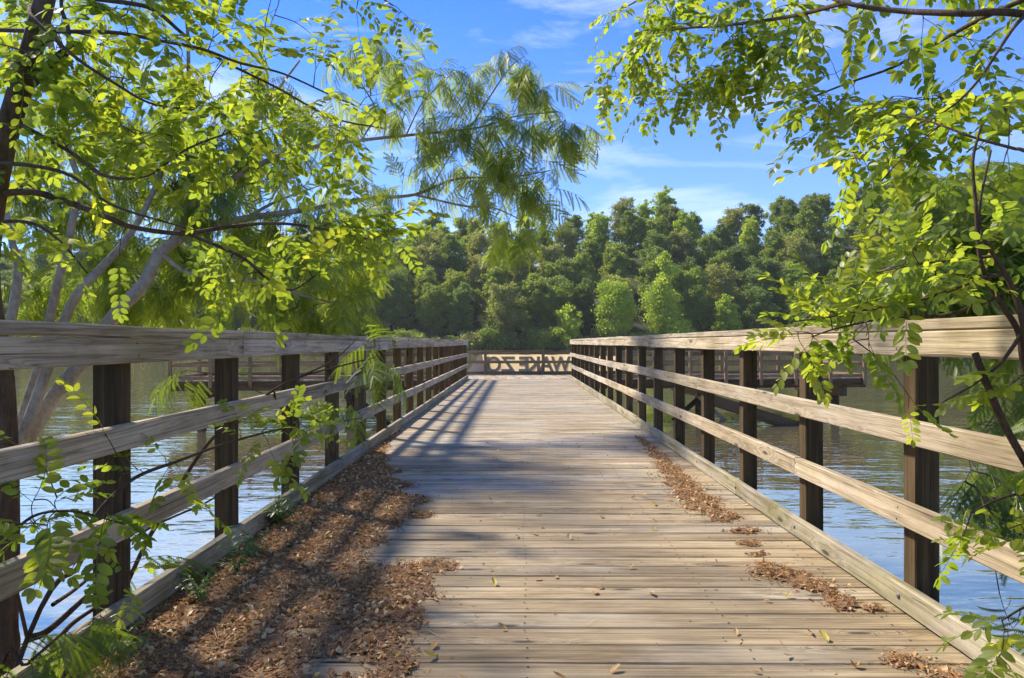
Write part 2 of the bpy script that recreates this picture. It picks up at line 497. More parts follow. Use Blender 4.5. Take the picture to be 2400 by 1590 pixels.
# --- boardwalk
walk = thing("boardwalk", "weathered plank boardwalk running straight out to the platform", "boardwalk", kind="structure")
pitch = 0.1435
i = 0
y = -1.2
while y < END - 0.05:
    wdt = 0.139 + random.uniform(-0.002, 0.0015)
    o = board("plank", walk, (XL - 0.13, y, -0.019), (XR + 0.13, y, -0.019), 0.038, 0.139, M_DECK, variant=i % 7, up=(0, 0, 1), c=0.005, warp=0.001)
    o.rotation_euler.z += random.uniform(-0.0011, 0.0011)
    o.location.z += random.uniform(-0.0022, 0.0012)
    o.location.x += random.uniform(-0.01, 0.01)
    y += pitch + random.choice([0, 0, 0, 0.002, -0.0015])
    i += 1
for x in (XL - 0.06, -0.7, 0.03, 0.75, XR + 0.06):
    board("joist", walk, (x, -1.3, -0.04 - 0.10), (x, END, -0.04 - 0.10), 0.20, 0.05, M_DARK)
for y in (4.7, 9.9, 15.1):
    board("bent_cap", walk, (XL - 0.2, y, -0.36), (XR + 0.2, y, -0.36), 0.22, 0.16, M_DARK)
    for x in (XL + 0.25, XR - 0.25):
        v, f = tube(np.array([(x, y, -0.46), (x, y, -3.5)]), [0.11, 0.11], 12)
        link("piling", mesh_np("piling", v, f, M_DARK, smooth=True), walk)

def studs(name, pts, nrm, r_, parent, mat, hgt=0.0012):
    ang = np.linspace(0, 2 * math.pi, 7, endpoint=False)
    n_ = np.array(nrm, dtype=float)
    a_ = np.cross(n_, [0.3, 0.5, 0.8]); a_ /= np.linalg.norm(a_)
    b_ = np.cross(n_, a_)
    ring = np.cos(ang)[:, None] * a_ + np.sin(ang)[:, None] * b_
    v, f = [], []
    for k, p in enumerate(pts):
        o_ = k * 8
        v.append(np.vstack([np.array(p) + n_ * hgt, np.array(p) + ring * r_ + n_ * hgt * 0.6]))
        f += [(o_, o_ + 1 + j, o_ + 1 + (j + 1) % 7) for j in range(7)]
    link(name, mesh_np(name, np.vstack(v), np.array(f), mat), parent, kind="stuff")
M_NAIL, tn_ = new_mat("nail_head")
g = G(tn_)
g.n("ShaderNodeOutputMaterial", {0: g.n("ShaderNodeBsdfPrincipled", {"Base Color": (0.035, 0.025, 0.018, 1), "Metallic": 0.2, "Roughness": 0.8}).outputs[0]})
nr = random.Random(3)
studs("nail_heads", [(x + nr.uniform(-.008, .008), -1.2 + pitch * k + dy + nr.uniform(-.008, .008), 0.0008) for k in range(148) for x in (XL + .10, -0.7, 0.03, 0.75, XR - .10) for dy in (-.035, .035) if -1.2 + pitch * k < END - .2], (0, 0, 1), 0.0042, walk, M_NAIL)

# --- railings along the walkway
def bolt_mesh():
    v, f = tube(np.array([(0, 0, 0), (0, 0.0035, 0), (0, 0.006, 0), (0, 0.0065, 0)]), [0.011, 0.011, 0.006, 0.0005], 8)
    return mesh_np("bolt", v, f, M_BOLT, smooth=True)
M_BOLT, tb = new_mat("bolt_metal")
g = G(tb)
g.n("ShaderNodeOutputMaterial", {0: g.n("ShaderNodeBsdfPrincipled", {"Base Color": (0.20, 0.18, 0.16, 1), "Metallic": 0.7, "Roughness": 0.6}).outputs[0]})
BOLT = bolt_mesh()
SP = 1.035

def railing(label, side, y0, joints):
    xi = XL if side < 0 else XR
    rt = 0.038
    root = thing("railing", label, "railing", (xi + side * 0.08, y0, 0))
    off = Vector(root.location)
    def b(name, p0, p1, h, t, mat, **k):
        return board(name, root, Vector(p0) - off, Vector(p1) - off, h, t, mat, **k)
    ypost = [y0 + SP * k for k in range(-3, 17)]
    ypost = [p for p in ypost if p < END - 0.3] + [END - 0.08]
    xp = xi + side * (rt + 0.002 + 0.0445)
    for k, yp in enumerate(ypost):
        o = b("post", (xp, yp, -0.75), (xp, yp, 1.018), 0.089, 0.089, M_POST, variant=k % 5, up=(0, 1, 0))
        o.rotation_euler.z += random.uniform(-0.02, 0.02)
        bo = link("bolt", BOLT, root)
        bo.location = Vector((xi - side * 0.000, yp + 0.0, 0.055)) - off
        bo.rotation_euler = (0, 0, R(90) * (1 if side > 0 else -1))
    ystart = -2.0
    def run(name, z, h, first, mat, x=None, t=rt, step=4, cap=False):
        x = xi + side * rt / 2 if x is None else x
        cuts = [ystart] + [ypost[k] for k in range(len(ypost)) if k >= first and (k - first) % step == 0 and ypost[k] < END - 1] + [END]
        for k in range(len(cuts) - 1):
            a, c_ = cuts[k] + 0.0015, cuts[k + 1] - 0.0015
            if c_ < 0.3:
                continue
            dz = random.uniform(-0.004, 0.004)
            dx = random.uniform(-0.0015, 0.0015)
            b(name, (x + dx, a, z + dz), (x + dx, c_, z + dz + random.uniform(-0.004, 0.004)), h, t, mat, variant=k)
    zt = 1.02 if side < 0 else 1.043
    run("top_rail", zt - 0.0455, 0.089, joints[0], M_RAIL)
    run("middle_rail", 0.668, 0.089, joints[1], M_RAIL)
    run("lower_rail", 0.362, 0.089, joints[2], M_RAIL)
    run("kerb_rail", 0.056, 0.092, joints[3], M_KERB)
    run("cap_rail", zt + 0.019, 0.038, joints[4], M_RAIL, x=xi + side * (0.066), t=0.14)
    studs("screw_heads", [(xi - side * 0.0012 - off.x, yp + nr.uniform(-.025, .025) - off.y, z + dz - off.z) for yp in ypost for z in (zt - .045, .668, .362) for dz in (-.022, .022)], (-side, 0, 0), 0.0045, root, M_NAIL)
    return root

rail_l = railing("shaded weathered timber railing with dead leaves heaped along its kerb", -1, 2.62, (4, 5, 4, 6, 4))
rail_r = railing("sunlit weathered timber railing with green-stained kerb and small leaf piles", 1, 2.775, (8, 6, 4, 5, 6))

# ------------------------------------------------------------------ fishing platform
PA = R(5.6)
PO = Vector((0.03, 20.30, -0.004))
plat = thing("fishing_platform", "timber fishing platform crossing the end of the boardwalk on pilings", "platform", PO, rotz=PA)
U0, U1, W = -9.25, 9.95, 2.75
def pb(name, p0, p1, h, t, mat, parent=plat, **k):
    return board(name, parent, p0, p1, h, t, mat, **k)
u = U0 + 0.07
i = 0
while u < U1:
    o = pb("plank", (u, 0.005, -0.019), (u, W - 0.005, -0.019), 0.038, 0.139, M_DOCK if abs(u) > 2.2 else M_DECK, variant=i % 5)
    o.location.z += random.uniform(-0.002, 0.002)
    u += 0.1435
    i += 1
for v_ in (-0.022, W + 0.022):
    cuts = np.linspace(U0, U1, 5)
    for k in range(4):
        pb("fascia_board", (cuts[k] + .002, v_, -0.16), (cuts[k + 1] - .002, v_, -0.16), 0.235, 0.038, M_POST, variant=k)
for uu in (U0 - 0.02, U1 + 0.02):
    pb("fascia_board", (uu, 0, -0.16), (uu, W, -0.16), 0.235, 0.038, M_PRAIL)
for uu in (-8.55, -4.6, -1.0, 1.6, 5.2, 9.25):
    pb("bent_cap", (uu, -0.12, -0.40), (uu, W + 0.12, -0.40), 0.24, 0.20, M_DARK)
    for vv in (0.35, W - 0.35):
        v, f = tube(np.array([(uu, vv, -0.50), (uu + 0.02, vv, -1.6), (uu + 0.02, vv, -3.6)]), [0.115, 0.12, 0.12], 14)
        link("piling", mesh_np("piling", v, f, M_DARK, smooth=True), plat)
# cross braces between piles, and the loose plank leaning in the water
pb("brace", (5.05, 0.22, -0.45), (6.05, 0.22, -1.35), 0.11, 0.04, M_DOCK)
pb("brace", (5.35, 0.48, -0.50), (4.3, 0.48, -1.4), 0.14, 0.04, M_DARK)
pb("brace", (-4.5, 0.22, -0.45), (-3.4, 0.22, -1.35), 0.14, 0.04, M_DARK)
plank = thing("sunken_plank", "dark broken plank slanting into the water under the platform", "plank", (0, 0, 0))
q0, q1 = A(1668, 938, 19.6), A(1872, 1002, 19.6)
board("board", plank, q0, q1, 0.30, 0.05, M_DARK)

def plat_rail(label, segs, posts, name="railing"):
    root = thing(name, label, "railing", PO, rotz=PA)
    for (a, c_) in segs:
        a, c_ = Vector(a), Vector(c_)
        n = max(1, round((c_ - a).length / 3.2))
        for k in range(n):
            p, q = a.lerp(c_, k / n), a.lerp(c_, (k + 1) / n)
            dd = (q - p).normalized() * 0.002
            for nm, z, h in (("top_rail", 0.69, 0.125), ("middle_rail", 0.395, 0.089), ("kerb_rail", 0.056, 0.10)):
                board(nm, root, p + dd + Vector((0, 0, z)), q - dd + Vector((0, 0, z)), h, 0.038, M_PRAIL, variant=k)
    for (pu, pv, zb) in posts:
        board("post", root, (pu, pv, zb), (pu, pv, 0.752), 0.075, 0.089, M_PRAIL, up=(0, 1, 0), variant=int(abs(pu)) % 4)
    return root

vi = 0.03
plat_rail("low timber railing on the far edge of the platform with the banner behind",
          [((U0, W - vi, 0), (U1, W - vi, 0))],
          [(-9.0 + 2.0 * k, W + 0.085, -0.24) for k in range(0, 4)] + [(-0.78, W + 0.085 - 0.16, 0.006), (1.02, W + 0.085 - 0.16, 0.006)] + [(3.0 + 1.9 * k, W + 0.085, -0.24) for k in range(0, 4)])
plat_rail("low platform railing between the shaded boardwalk railing and the mimosa stems",
          [((U0, vi, 0), (-1.5, vi, 0))], [(U0 + 0.05 + 1.02 * k, -0.088, -0.2) for k in range(8)])
plat_rail("low platform railing beyond the sunlit boardwalk railing, over the sunken plank",
          [((1.6, vi, 0), (U1, vi, 0))], [(U1 - 0.05 - 1.02 * k, -0.088, -0.2) for k in range(9)])
plat_rail("short end railing of the platform on the locust shrub side", [((U1 - vi, 0.06, 0), (U1 - vi, W - 0.06, 0))], [(U1 + 0.05, W - 0.2, -0.24)])
plat_rail("short end railing of the platform on the mimosa stem side", [((U0 + vi, 0.06, 0), (U0 + vi, W - 0.06, 0))], [(U0 - 0.05, W - 0.2, -0.24)])

# ------------------------------------------------------------------ banner seen from behind
mb, tbn = new_mat("banner_vinyl")
g = G(tbn)
bn = g.n("ShaderNodeTexNoise", {"Vector": g.n("ShaderNodeNewGeometry").outputs["Position"], "Scale": 3.0, "Detail": 4.0}).outputs["Fac"]
bc = g.ramp(bn, [(0.3, (0.60, 0.48, 0.27)), (0.7, (0.74, 0.62, 0.38))])
g.n("ShaderNodeOutputMaterial", {0: g.n("ShaderNodeMixShader", {0: 0.5, 1: g.n("ShaderNodeBsdfDiffuse", {"Color": bc}).outputs[0], 2: g.n("ShaderNodeBsdfTranslucent", {"Color": bc}).outputs[0]}).outputs[0]})
mbg, tbg = new_mat("banner_back_fold")
g = G(tbg)
g.n("ShaderNodeOutputMaterial", {0: g.n("ShaderNodeBsdfDiffuse", {"Color": (0.50, 0.46, 0.40, 1)}).outputs[0]})
mbl, tbl = new_mat("banner_ink")
g = G(tbl)
g.n("ShaderNodeOutputMaterial", {0: g.n("ShaderNodeMixShader", {0: 0.25, 1: g.n("ShaderNodeBsdfDiffuse", {"Color": (0.42, 0.38, 0.32, 1)}).outputs[0], 2: g.n("ShaderNodeBsdfTranslucent", {"Color": (0.3, 0.26, 0.2, 1)}).outputs[0]}).outputs[0]})
ban = thing("banner", "sagging cream vinyl banner with mirrored NO WAKE ZONE lettering behind far railing", "banner", PO, rotz=PA)
BV = W + 0.20
def bu(px):      # photo pixel -> platform u on the banner plane
    k = (px - VX) / F
    # solve x = k*y with x = PO.x + u cos - v sin, y = PO.y + u sin + v cos
    c_, s_ = math.cos(PA), math.sin(PA)
    return (k * (PO.y + BV * c_) - PO.x + BV * s_) / (c_ - k * s_)
nb = 40
bvs = []
for a in range(nb + 1):
    t_ = a / nb
    for bq in range(9):
        w_ = bq / 8
        ul = bu(1094) + (bu(1124) - bu(1094)) * w_
        uu = ul + (bu(1452) - ul) * t_
        z = 0.04 + 0.60 * w_ - 0.02 * math.sin(t_ * math.pi) * w_ + (0.012 * math.sin(t_ * 34) if bq == 8 else 0)
        vv = BV + 0.018 * math.sin(t_ * 26 + w_ * 3) + 0.02 * math.sin(w_ * 3.1)
        bvs.append((uu, vv, z))
bfs = [(a * 9 + b_, (a + 1) * 9 + b_, (a + 1) * 9 + b_ + 1, a * 9 + b_ + 1) for a in range(nb) for b_ in range(8)]
sheet = link("sheet", mesh_np("sheet", bvs, np.array(bfs), mb, smooth=True), ban)
fold_v = []
for a in range(5):
    for bq in range(5):
        w_ = bq / 4
        ul = bu(1094) + (bu(1124) - bu(1094)) * w_
        ur = bu(1138) - 0.10 * w_
        uu = ul - 0.01 + (ur - ul) * a / 4
        fold_v.append((uu, BV - 0.035 + 0.01 * math.sin(a), 0.045 + 0.585 * w_))
link("folded_corner", mesh_np("fold", fold_v, np.array([(a * 5 + b_, (a + 1) * 5 + b_, (a + 1) * 5 + b_ + 1, a * 5 + b_ + 1) for a in range(4) for b_ in range(4)]), mbg, smooth=True), ban, label="doubled grey folded end of the banner")
dg = bpy.context.evaluated_depsgraph_get()
for ch, px in (("N", 1132), ("O", 1157), ("Z", 1191), ("E", 1228), ("K", 1252), ("A", 1280), ("W", 1314), ("O", 1372), ("N", 1402)):
    cu = bpy.data.curves.new("letter", 'FONT')
    cu.body = ch
    cu.size = 0.66
    cu.align_x = 'CENTER'
    cu.extrude = 0.03
    cu.offset = 0.014
    to = bpy.data.objects.new("letter_tmp", cu)
    col.objects.link(to)
    dg.update()
    me = bpy.data.meshes.new_from_object(to.evaluated_get(dg))
    bpy.data.objects.remove(to)
    me.materials.append(mbl)
    o = link("letter", me, ban)
    o.location = (bu(px), BV + 0.01, 0.095)
    o.rotation_euler = (R(90), 0, R(180))
    if ch in "WNO":
        o.scale.x = 0.86

# ------------------------------------------------------------------ forest on the far shore
def crown_np(seed, h, w, style, n, size):
    """leaf clumps of one forest tree; returns verts, tris, tint (origin at the foot of the tree)"""
    r = np.random.default_rng(seed)
    lob, rad = [], []
    if style == 'column':
        nl = 30
        for k in range(nl):
            t = (k + 0.5) / nl
            z = h * (0.14 + 0.80 * t)
            ww = w * 0.5 * (1.0 - 0.72 * t ** 1.7) * (0.75 + 0.25 * math.sin(k * 1.7))
            a = r.uniform(0, 2 * math.pi)
            q = r.uniform(0.15, 0.75) * ww
            lob.append((q * math.cos(a), q * math.sin(a), z))
            rad.append(max(0.6, ww * r.uniform(0.42, 0.62)))
    elif style == 'fan':
        nl = 34
        for k in range(nl):
            a = r.uniform(0, 2 * math.pi)
            el = r.uniform(0.1, 1.45)
            q = r.uniform(0.35, 0.95)
            lob.append((math.cos(a) * math.cos(el) * w * 0.45 * q, math.sin(a) * math.cos(el) * w * 0.45 * q, h * 0.30 + math.sin(el) * h * 0.66 * q))
            rad.append(w * r.uniform(0.09, 0.15))
    elif style == 'bush':
        for k in range(16):
            a = r.uniform(0, 2 * math.pi)
            q = r.uniform(0.0, 0.42) * w
            lob.append((q * math.cos(a), q * math.sin(a), h * r.uniform(0.12, 0.75)))
            rad.append(w * r.uniform(0.11, 0.20))
    else:
        nt_ = 18 if style == 'oak' else 24
        for k in range(nt_):
            t = (k + r.uniform(0.1, 0.9)) / nt_
            a = k * 2.4 + r.normal(0, 0.5)
            prof = math.sin(math.pi * (0.20 + 0.72 * t)) ** 0.7
            q = w * 0.40 * prof * r.uniform(0.55, 1.12)
            z = h * (0.15 + 0.74 * t) + r.normal(0, 0.03) * h
            tip = np.array([q * math.cos(a), q * math.sin(a), z])
            for j in range(9 if style == 'oak' else 8):
                f_ = r.uniform(0.35, 1.05)
                o_ = r.normal(0, w * 0.070, 3) * np.array([1, 1, 0.8])
                lob.append(tuple(tip * np.array([f_, f_, 1.0]) + np.array([0, 0, -(1 - f_) * h * 0.06]) + o_))
                rad.append(w * (r.uniform(0.040, 0.090) if style == 'oak' else r.uniform(0.032, 0.075)))
        for k in range(12):
            lob.append((r.normal(0, w * .12), r.normal(0, w * .12), h * r.uniform(.25, .85)))
            rad.append(w * .12)
    lob, rad = np.array(lob), np.array(rad)
    pick = r.choice(len(lob), n, p=rad ** 2 / (rad ** 2).sum())
    d = r.normal(size=(n, 3))
    d[:, 2] += 0.35
    d /= np.linalg.norm(d, axis=1)[:, None]
    q = np.clip(r.normal(0.95, 0.36, n), 0.2, 2.0)
    pos = lob[pick] + d * (rad[pick] * q)[:, None] * np.array([1, 1, 0.82])
    nrm = d + r.normal(scale=0.75, size=(n, 3))
    nrm /= np.linalg.norm(nrm, axis=1)[:, None]
    a = np.cross(nrm, r.normal(size=(n, 3)))
    a /= np.linalg.norm(a, axis=1)[:, None]
    b = np.cross(nrm, a)
    s = size * r.uniform(0.55, 1.35, n)
    e = r.uniform(0.45, 0.8, n)
    c1 = pos + a * s[:, None]
    c2 = pos + b * (s * e)[:, None] + a * (s * r.uniform(-.3, .5, n))[:, None]
    c3 = pos - a * (s * r.uniform(.6, 1, n))[:, None] + nrm * (s * 0.25)[:, None]
    c4 = pos - b * (s * e)[:, None] + a * (s * r.uniform(-.4, .4, n))[:, None]
    v = np.stack([c1, c2, c3, c4], axis=1).reshape(-1, 3)
    i0 = np.arange(n) * 4
    f = np.concatenate([np.stack([i0, i0 + 1, i0 + 2], 1), np.stack([i0, i0 + 2, i0 + 3], 1)])
    lt = r.uniform(0, 1, len(lob))
    tint = np.repeat(np.clip(lt[pick] * 0.55 + r.uniform(0, 0.45, n), 0, 1), 4)
    return v, f, tint, lob, rad

def forest_mat(name, a, b, c):
    return leaf_mat(name, [(0.0, a), (0.55, b), (1.0, c)], 1.6, 0.5, gloss=0.012, rnd=0.4)
FM = {
    'mid': forest_mat("forest_leaf_mid", (0.10, 0.160, 0.036), (0.165, 0.23, 0.052), (0.24, 0.30, 0.075)),
    'olive': forest_mat("forest_leaf_olive", (0.125, 0.165, 0.060), (0.20, 0.235, 0.090), (0.29, 0.31, 0.135)),
    'dark': forest_mat("forest_leaf_dark", (0.085, 0.145, 0.048), (0.13, 0.195, 0.064), (0.18, 0.24, 0.080)),
    'lime': forest_mat("forest_leaf_lime", (0.17, 0.26, 0.042), (0.25, 0.345, 0.056), (0.33, 0.41, 0.08)),
}
def tree_kind(seed, h, w, style, n, size, mkey, name):
    v, f, tint, lob, rad = crown_np(seed, h, w, style, n, size)
    cm = mesh_np(name + "_crown", v, f, FM[mkey], tint)
    r = np.random.default_rng(seed + 99)
    top = h * (0.9 if style == 'column' else 0.7)
    tr = [tube(spline([(0, 0, -1.5), (r.normal(0, .15), r.normal(0, .15), h * .3), (r.normal(0, .3), r.normal(0, .3), top)], 4), np.linspace(w * .026 + .08, 0.05, 9), 7)]
    for k in r.choice(len(lob), min(9, len(lob)), replace=False):
        z0 = lob[k][2] * r.uniform(0.45, 0.75)
        p = spline([(0, 0, z0), lob[k] * np.array([.5, .5, 1]) * np.array([1, 1, .86]), lob[k]], 3)
        tr.append(tube(p, np.linspace(w * .010 + .04, 0.03, len(p)), 5))
    tv, tf = merge(tr)
    tm = mesh_np(name + "_trunk", tv, tf, M_BARK_FAR, smooth=True)
    return tm, cm, h
KINDS = {
    'round1': tree_kind(1, 17, 12.0, 'round', 14175, 0.25, 'mid', 'tree'),
    'round2': tree_kind(2, 19, 11.0, 'round', 14175, 0.25, 'mid', 'tree'),
    'oak1': tree_kind(3, 18, 13.0, 'oak', 15525, 0.25, 'olive', 'tree'),
    'oak2': tree_kind(4, 16, 12.5, 'oak', 14850, 0.25, 'olive', 'tree'),
    'dark1': tree_kind(5, 17, 11.0, 'oak', 13500, 0.25, 'dark', 'tree'),
    'dark2': tree_kind(6, 14, 10.5, 'round', 12150, 0.25, 'dark', 'tree'),
    'lime1': tree_kind(7, 17, 10.0, 'round', 10000, 0.29, 'lime', 'tree'),
    'column': tree_kind(8, 24, 10.5, 'column', 15000, 0.27, 'lime', 'tree'),
    'fan': tree_kind(9, 17, 13.0, 'fan', 12000, 0.28, 'lime', 'tree'),
    'thin': tree_kind(10, 12.5, 9.5, 'round', 4600, 0.28, 'lime', 'tree'),
    'bush1': tree_kind(11, 4.2, 6.5, 'bush', 3600, 0.22, 'dark', 'shrub'),
    'bush2': tree_kind(12, 5.0, 6.0, 'bush', 3600, 0.22, 'mid', 'shrub'),
    'bush3': tree_kind(13, 3.4, 6.5, 'bush', 3200, 0.22, 'olive', 'shrub'),
}
LOOK = {'round': "mid green tree", 'oak': "olive round-crowned tree", 'dark': "dark green tree", 'lime': "light lime green tree", 'bush': "low shrub"}
def where(x, y):
    px = VX + x / y * F
    zone = ("behind the dark locust trunk" if px < 330 else "behind the grey mimosa stems" if px < 640 else "behind the mimosa boughs" if px < 1000 else
            "above the banner" if px < 1330 else "near the lime poplar" if px < 1680 else "above the sunlit railing" if px < 2000 else "behind the locust sapling")
    row = "on the far waterline" if y < 179 else "on the lower far slope" if y < 189 else "halfway up the far hill" if y < 200 else "on the upper far slope" if y < 213 else "just under the far ridge" if y < 226 else "on the far ridge skyline"
    return row, zone
def plant_tree(kind, x, y, s, rot, label=None, group=None, name=None, cat="tree"):
    tm, cm, h = KINDS[kind]
    base = kind.rstrip("123")
    row, zone = where(x, y)
    if not label:
        label = LOOK[base] + " " + (row if base != 'bush' else "on the far waterline") + ", " + zone
        group = ("shrubs along the far waterline " if base == 'bush' else {'round': 'mid green', 'oak': 'olive', 'dark': 'dark green', 'lime': 'lime green'}[base] + " trees " + row + " ") + zone
    o = thing(name or {'round': 'broadleaf_tree', 'oak': 'oak_tree', 'dark': 'dark_tree', 'lime': 'light_green_tree', 'bush': 'shore_shrub'}.get(base, 'tree'),
              label, cat if base != 'bush' else "shrub", (x, y, ground_z(x, y) - 0.1), group, rot)
    o.scale = (s * random.uniform(.93, 1.07), s * random.uniform(.93, 1.07), s)
    link("crown", cm, o)
    link("trunk", tm, o)
    return o

fr = random.Random(21)
plant_tree('column', (1560 - VX) / F * 171, 171, 1.0, 0.4, "tall lime green column-shaped tree at the far waterline", name="poplar_tree")
plant_tree('fan', (1440 - VX) / F * 170.5, 170.5, 0.98, 1.2, "broad light green fan-topped tree at the far waterline", name="maple_tree")
plant_tree('thin', (1330 - VX) / F * 170, 170, 0.95, 2.2, "small airy light green tree with slim visible trunk at the far waterline", name="young_tree")
plant_tree('lime1', (1561 - VX) / F * 236, 237, 1.12, 0.3, "bright green tree rising above the ridge skyline", name="ridge_tree")
SPECIAL = [((1560 - VX) / F * 171, 171, 5), ((1440 - VX) / F * 170.5, 170.5, 5), ((1330 - VX) / F * 170, 170, 5)]
rows = [(175, 8.2, 0.72, 1.0), (184, 8.4, 0.82, 1.05), (195, 8.8, 0.85, 1.05), (207, 9.2, 0.85, 1.05), (220, 9.2, 0.84, 1.0), (233, 7.4, 0.84, 0.98)]
for ri, (yy, sp, s0, s1) in enumerate(rows):
    half = yy * 0.735 + 4
    x = -half + fr.uniform(0, 4)
    while x < half:
        y_ = yy + (fr.uniform(-4, 4) if ri < 5 else fr.uniform(-2, 3))
        x_ = x + fr.uniform(-2, 2)
        x += sp * fr.uniform(0.82, 1.18)
        if any((x_ - a) ** 2 + (y_ - b) ** 2 < c * c for a, b, c in SPECIAL):
            continue
        px = VX + x_ / y_ * F
        k = fr.random()
        if px < 900:
            kind = fr.choice(['dark1', 'dark2', 'round1', 'dark1', 'round2'])
        elif px > 1950 and ri >= 3:
            kind = fr.choice(['round1', 'oak2', 'round1', 'dark1', 'oak1'])
        else:
            kind = fr.choices(['round1', 'round2', 'oak1', 'oak2', 'dark1', 'dark2', 'lime1'], [3.2, 3.2, 2.2, 1.6, 2.5, 1.5, 1.1])[0]
        plant_tree(kind, x_, y_, fr.uniform(s0, s1), fr.uniform(0, 6.28))
x = -126
while x < 126:
    y_ = SHORE + 4 * math.sin(x * 0.035) + 2 * math.sin(x * 0.11 + 1) + fr.uniform(0.3, 2.0)
    plant_tree(fr.choice(['bush1', 'bush2', 'bush3', 'bush1']), x, y_, fr.uniform(0.75, 1.25), fr.uniform(0, 6.28))
    x += fr.uniform(3.0, 4.8)

# look-alikes of one spot are told apart by their order
byl = {}
for o in col.objects:
    if o.parent is None and o.get("category") in ("tree", "shrub"):
        byl.setdefault(o["label"], []).append(o)
ORD = "first second third fourth fifth sixth seventh eighth ninth tenth eleventh twelfth thirteenth fourteenth fifteenth sixteenth".split()
for lb, os_ in byl.items():
    if len(os_) > 1:
        os_.sort(key=lambda o: o.location.x / o.location.y)
        for k, o in enumerate(os_):
            o["label"] = lb + ", " + (ORD[k] if k < len(ORD) else "last") + " from left"

# ------------------------------------------------------------------ compound leaves
def leaflet(l, w, fold=0.12, curl=0.1):
    """oval blade along +X from the origin: 9 verts, 8 tris (folded along the midrib)"""
    xs_ = np.array([0.0, 0.22, 0.55, 0.85, 1.0])
    ws_ = np.array([0.0, 0.40, 0.50, 0.30, 0.0])
    v = [(0, 0, 0)]
    for t, q in zip(xs_[1:4], ws_[1:4]):
        z = -curl * l * t * t
        v += [(t * l, q * w, z + fold * w * q), (t * l, 0, z), (t * l, -q * w, z + fold * w * q)]
    v.append((l, 0, -curl * l))
    f = [(0, 2, 1), (0, 3, 2), (1, 2, 5), (1, 5, 4), (2, 3, 6), (2, 6, 5), (4, 5, 8), (4, 8, 7), (5, 6, 9), (5, 9, 8), (7, 8, 10), (8, 9, 10)]
    return np.array(v, dtype=float), np.array(f)

def rotm(ax, a):
    return np.array(Matrix.Rotation(a, 3, ax))

def locust_leaf(seed, L_=0.20, pairs=7, lw=0.036):
    r = np.random.default_rng(seed)
    droop = r.uniform(0.05, 0.42)
    side = r.normal(0, 0.18)
    def rach(t):
        return np.array([L_ * t * (1 - 0.12 * droop * t), side * L_ * t * t, -droop * L_ * 0.6 * t * t])
    parts, tints = [], []
    tt = np.linspace(0, 1, 7)
    tv, tf = tube(np.array([rach(t) for t in tt]), np.linspace(0.0013, 0.0007, 7), 3)
    tri = np.vstack([tf[:, [0, 1, 2]], tf[:, [0, 2, 3]]])
    parts.append((tv, tri))
    tints.append(np.full(len(tv), 0.35))
    base_t = r.uniform(0.1, 0.8)
    for k in range(pairs):
        t = 0.20 + 0.78 * k / (pairs - 1)
        sz = lw * (0.82 + 0.30 * math.sin(math.pi * (0.2 + 0.75 * t))) * r.uniform(0.88, 1.08)
        for sgn in (1, -1):
            if r.random() < 0.05:
                continue
            v, f = leaflet(sz, sz * r.uniform(0.50, 0.60), fold=r.uniform(0.02, 0.25), curl=r.uniform(0.0, 0.22))
            v[:, 0] += 0.003
            m = rotm('Z', sgn * R(r.normal(68 - 18 * t, 7))) @ rotm('Y', R(r.normal(14, 14))) @ rotm('X', R(r.normal(0, 22)))
            parts.append((v @ m.T + rach(t + r.uniform(-.02, .02)), f))
            tints.append(np.full(len(v), np.clip(base_t + r.normal(0, 0.14), 0, 0.97) if r.random() > 0.012 else 1.0))
    v, f = leaflet(lw * 1.05, lw * 0.55)
    m = rotm('Z', r.normal(0, .15)) @ rotm('Y', R(20 + 40 * droop))
    parts.append((v @ m.T + rach(1.0), f))
    tints.append(np.full(len(v), base_t))
    v, f = merge(parts)
    return v, f, np.concatenate(tints)

def mimosa_leaf(seed, L_=0.32, pairs=9, nl=15):
    r = np.random.default_rng(seed)
    droop = r.uniform(0.3, 0.8)
    side = r.normal(0, 0.12)
    def rach(t):
        return np.array([L_ * t * (1 - 0.18 * droop * t), side * L_ * t * t, -droop * L_ * 0.62 * t * t])
    parts, tints = [], []
    tt = np.linspace(0, 1, 7)
    tv, tf = tube(np.array([rach(t) for t in tt]), np.linspace(0.0018, 0.0008, 7), 3)
    parts.append((tv, np.vstack([tf[:, [0, 1, 2]], tf[:, [0, 2, 3]]])))
    tints.append(np.full(len(tv), 0.2))
    bt = r.uniform(0.1, 0.75)
    for k in range(pairs):
        t = 0.24 + 0.75 * k / (pairs - 1)
        for sgn in (1, -1):
            pl = L_ * 0.40 * (0.62 + 0.55 * math.sin(math.pi * (0.14 + 0.72 * t))) * r.uniform(0.9, 1.08)
            m = rotm('Z', sgn * R(r.normal(64 - 30 * t, 4))) @ rotm('Y', R(r.normal(22 + 26 * droop, 9)))
            # pinna: fine leaflets standing off a drooping midrib
            v, f = [], []
            q = np.linspace(0.04, 1.0, nl)
            for j, s in enumerate(q):
                x = pl * s
                z = -0.22 * pl * s * s
                lf = 0.0145 * (1.0 - 0.45 * abs(s - 0.45) ** 1.5) * (L_ / 0.32)
                hw = 0.64 * pl / nl
                for g_ in (1, -1):
                    b0 = len(v)
                    v += [(x - hw * 0.9, 0, z), (x + hw * 0.75, 0, z - .0005), (x + hw * 0.9 + lf * 0.42, g_ * lf, z - lf * .12)]
                    f.append((b0, b0 + 1, b0 + 2) if g_ > 0 else (b0, b0 + 2, b0 + 1))
            v = np.array(v)
            parts.append((v @ m.T + rach(t), np.array(f)))
            tints.append(np.full(len(v), np.clip(bt + r.normal(0, .1), 0, 1)))
    v, f = merge(parts)
    return v, f, np.concatenate(tints)

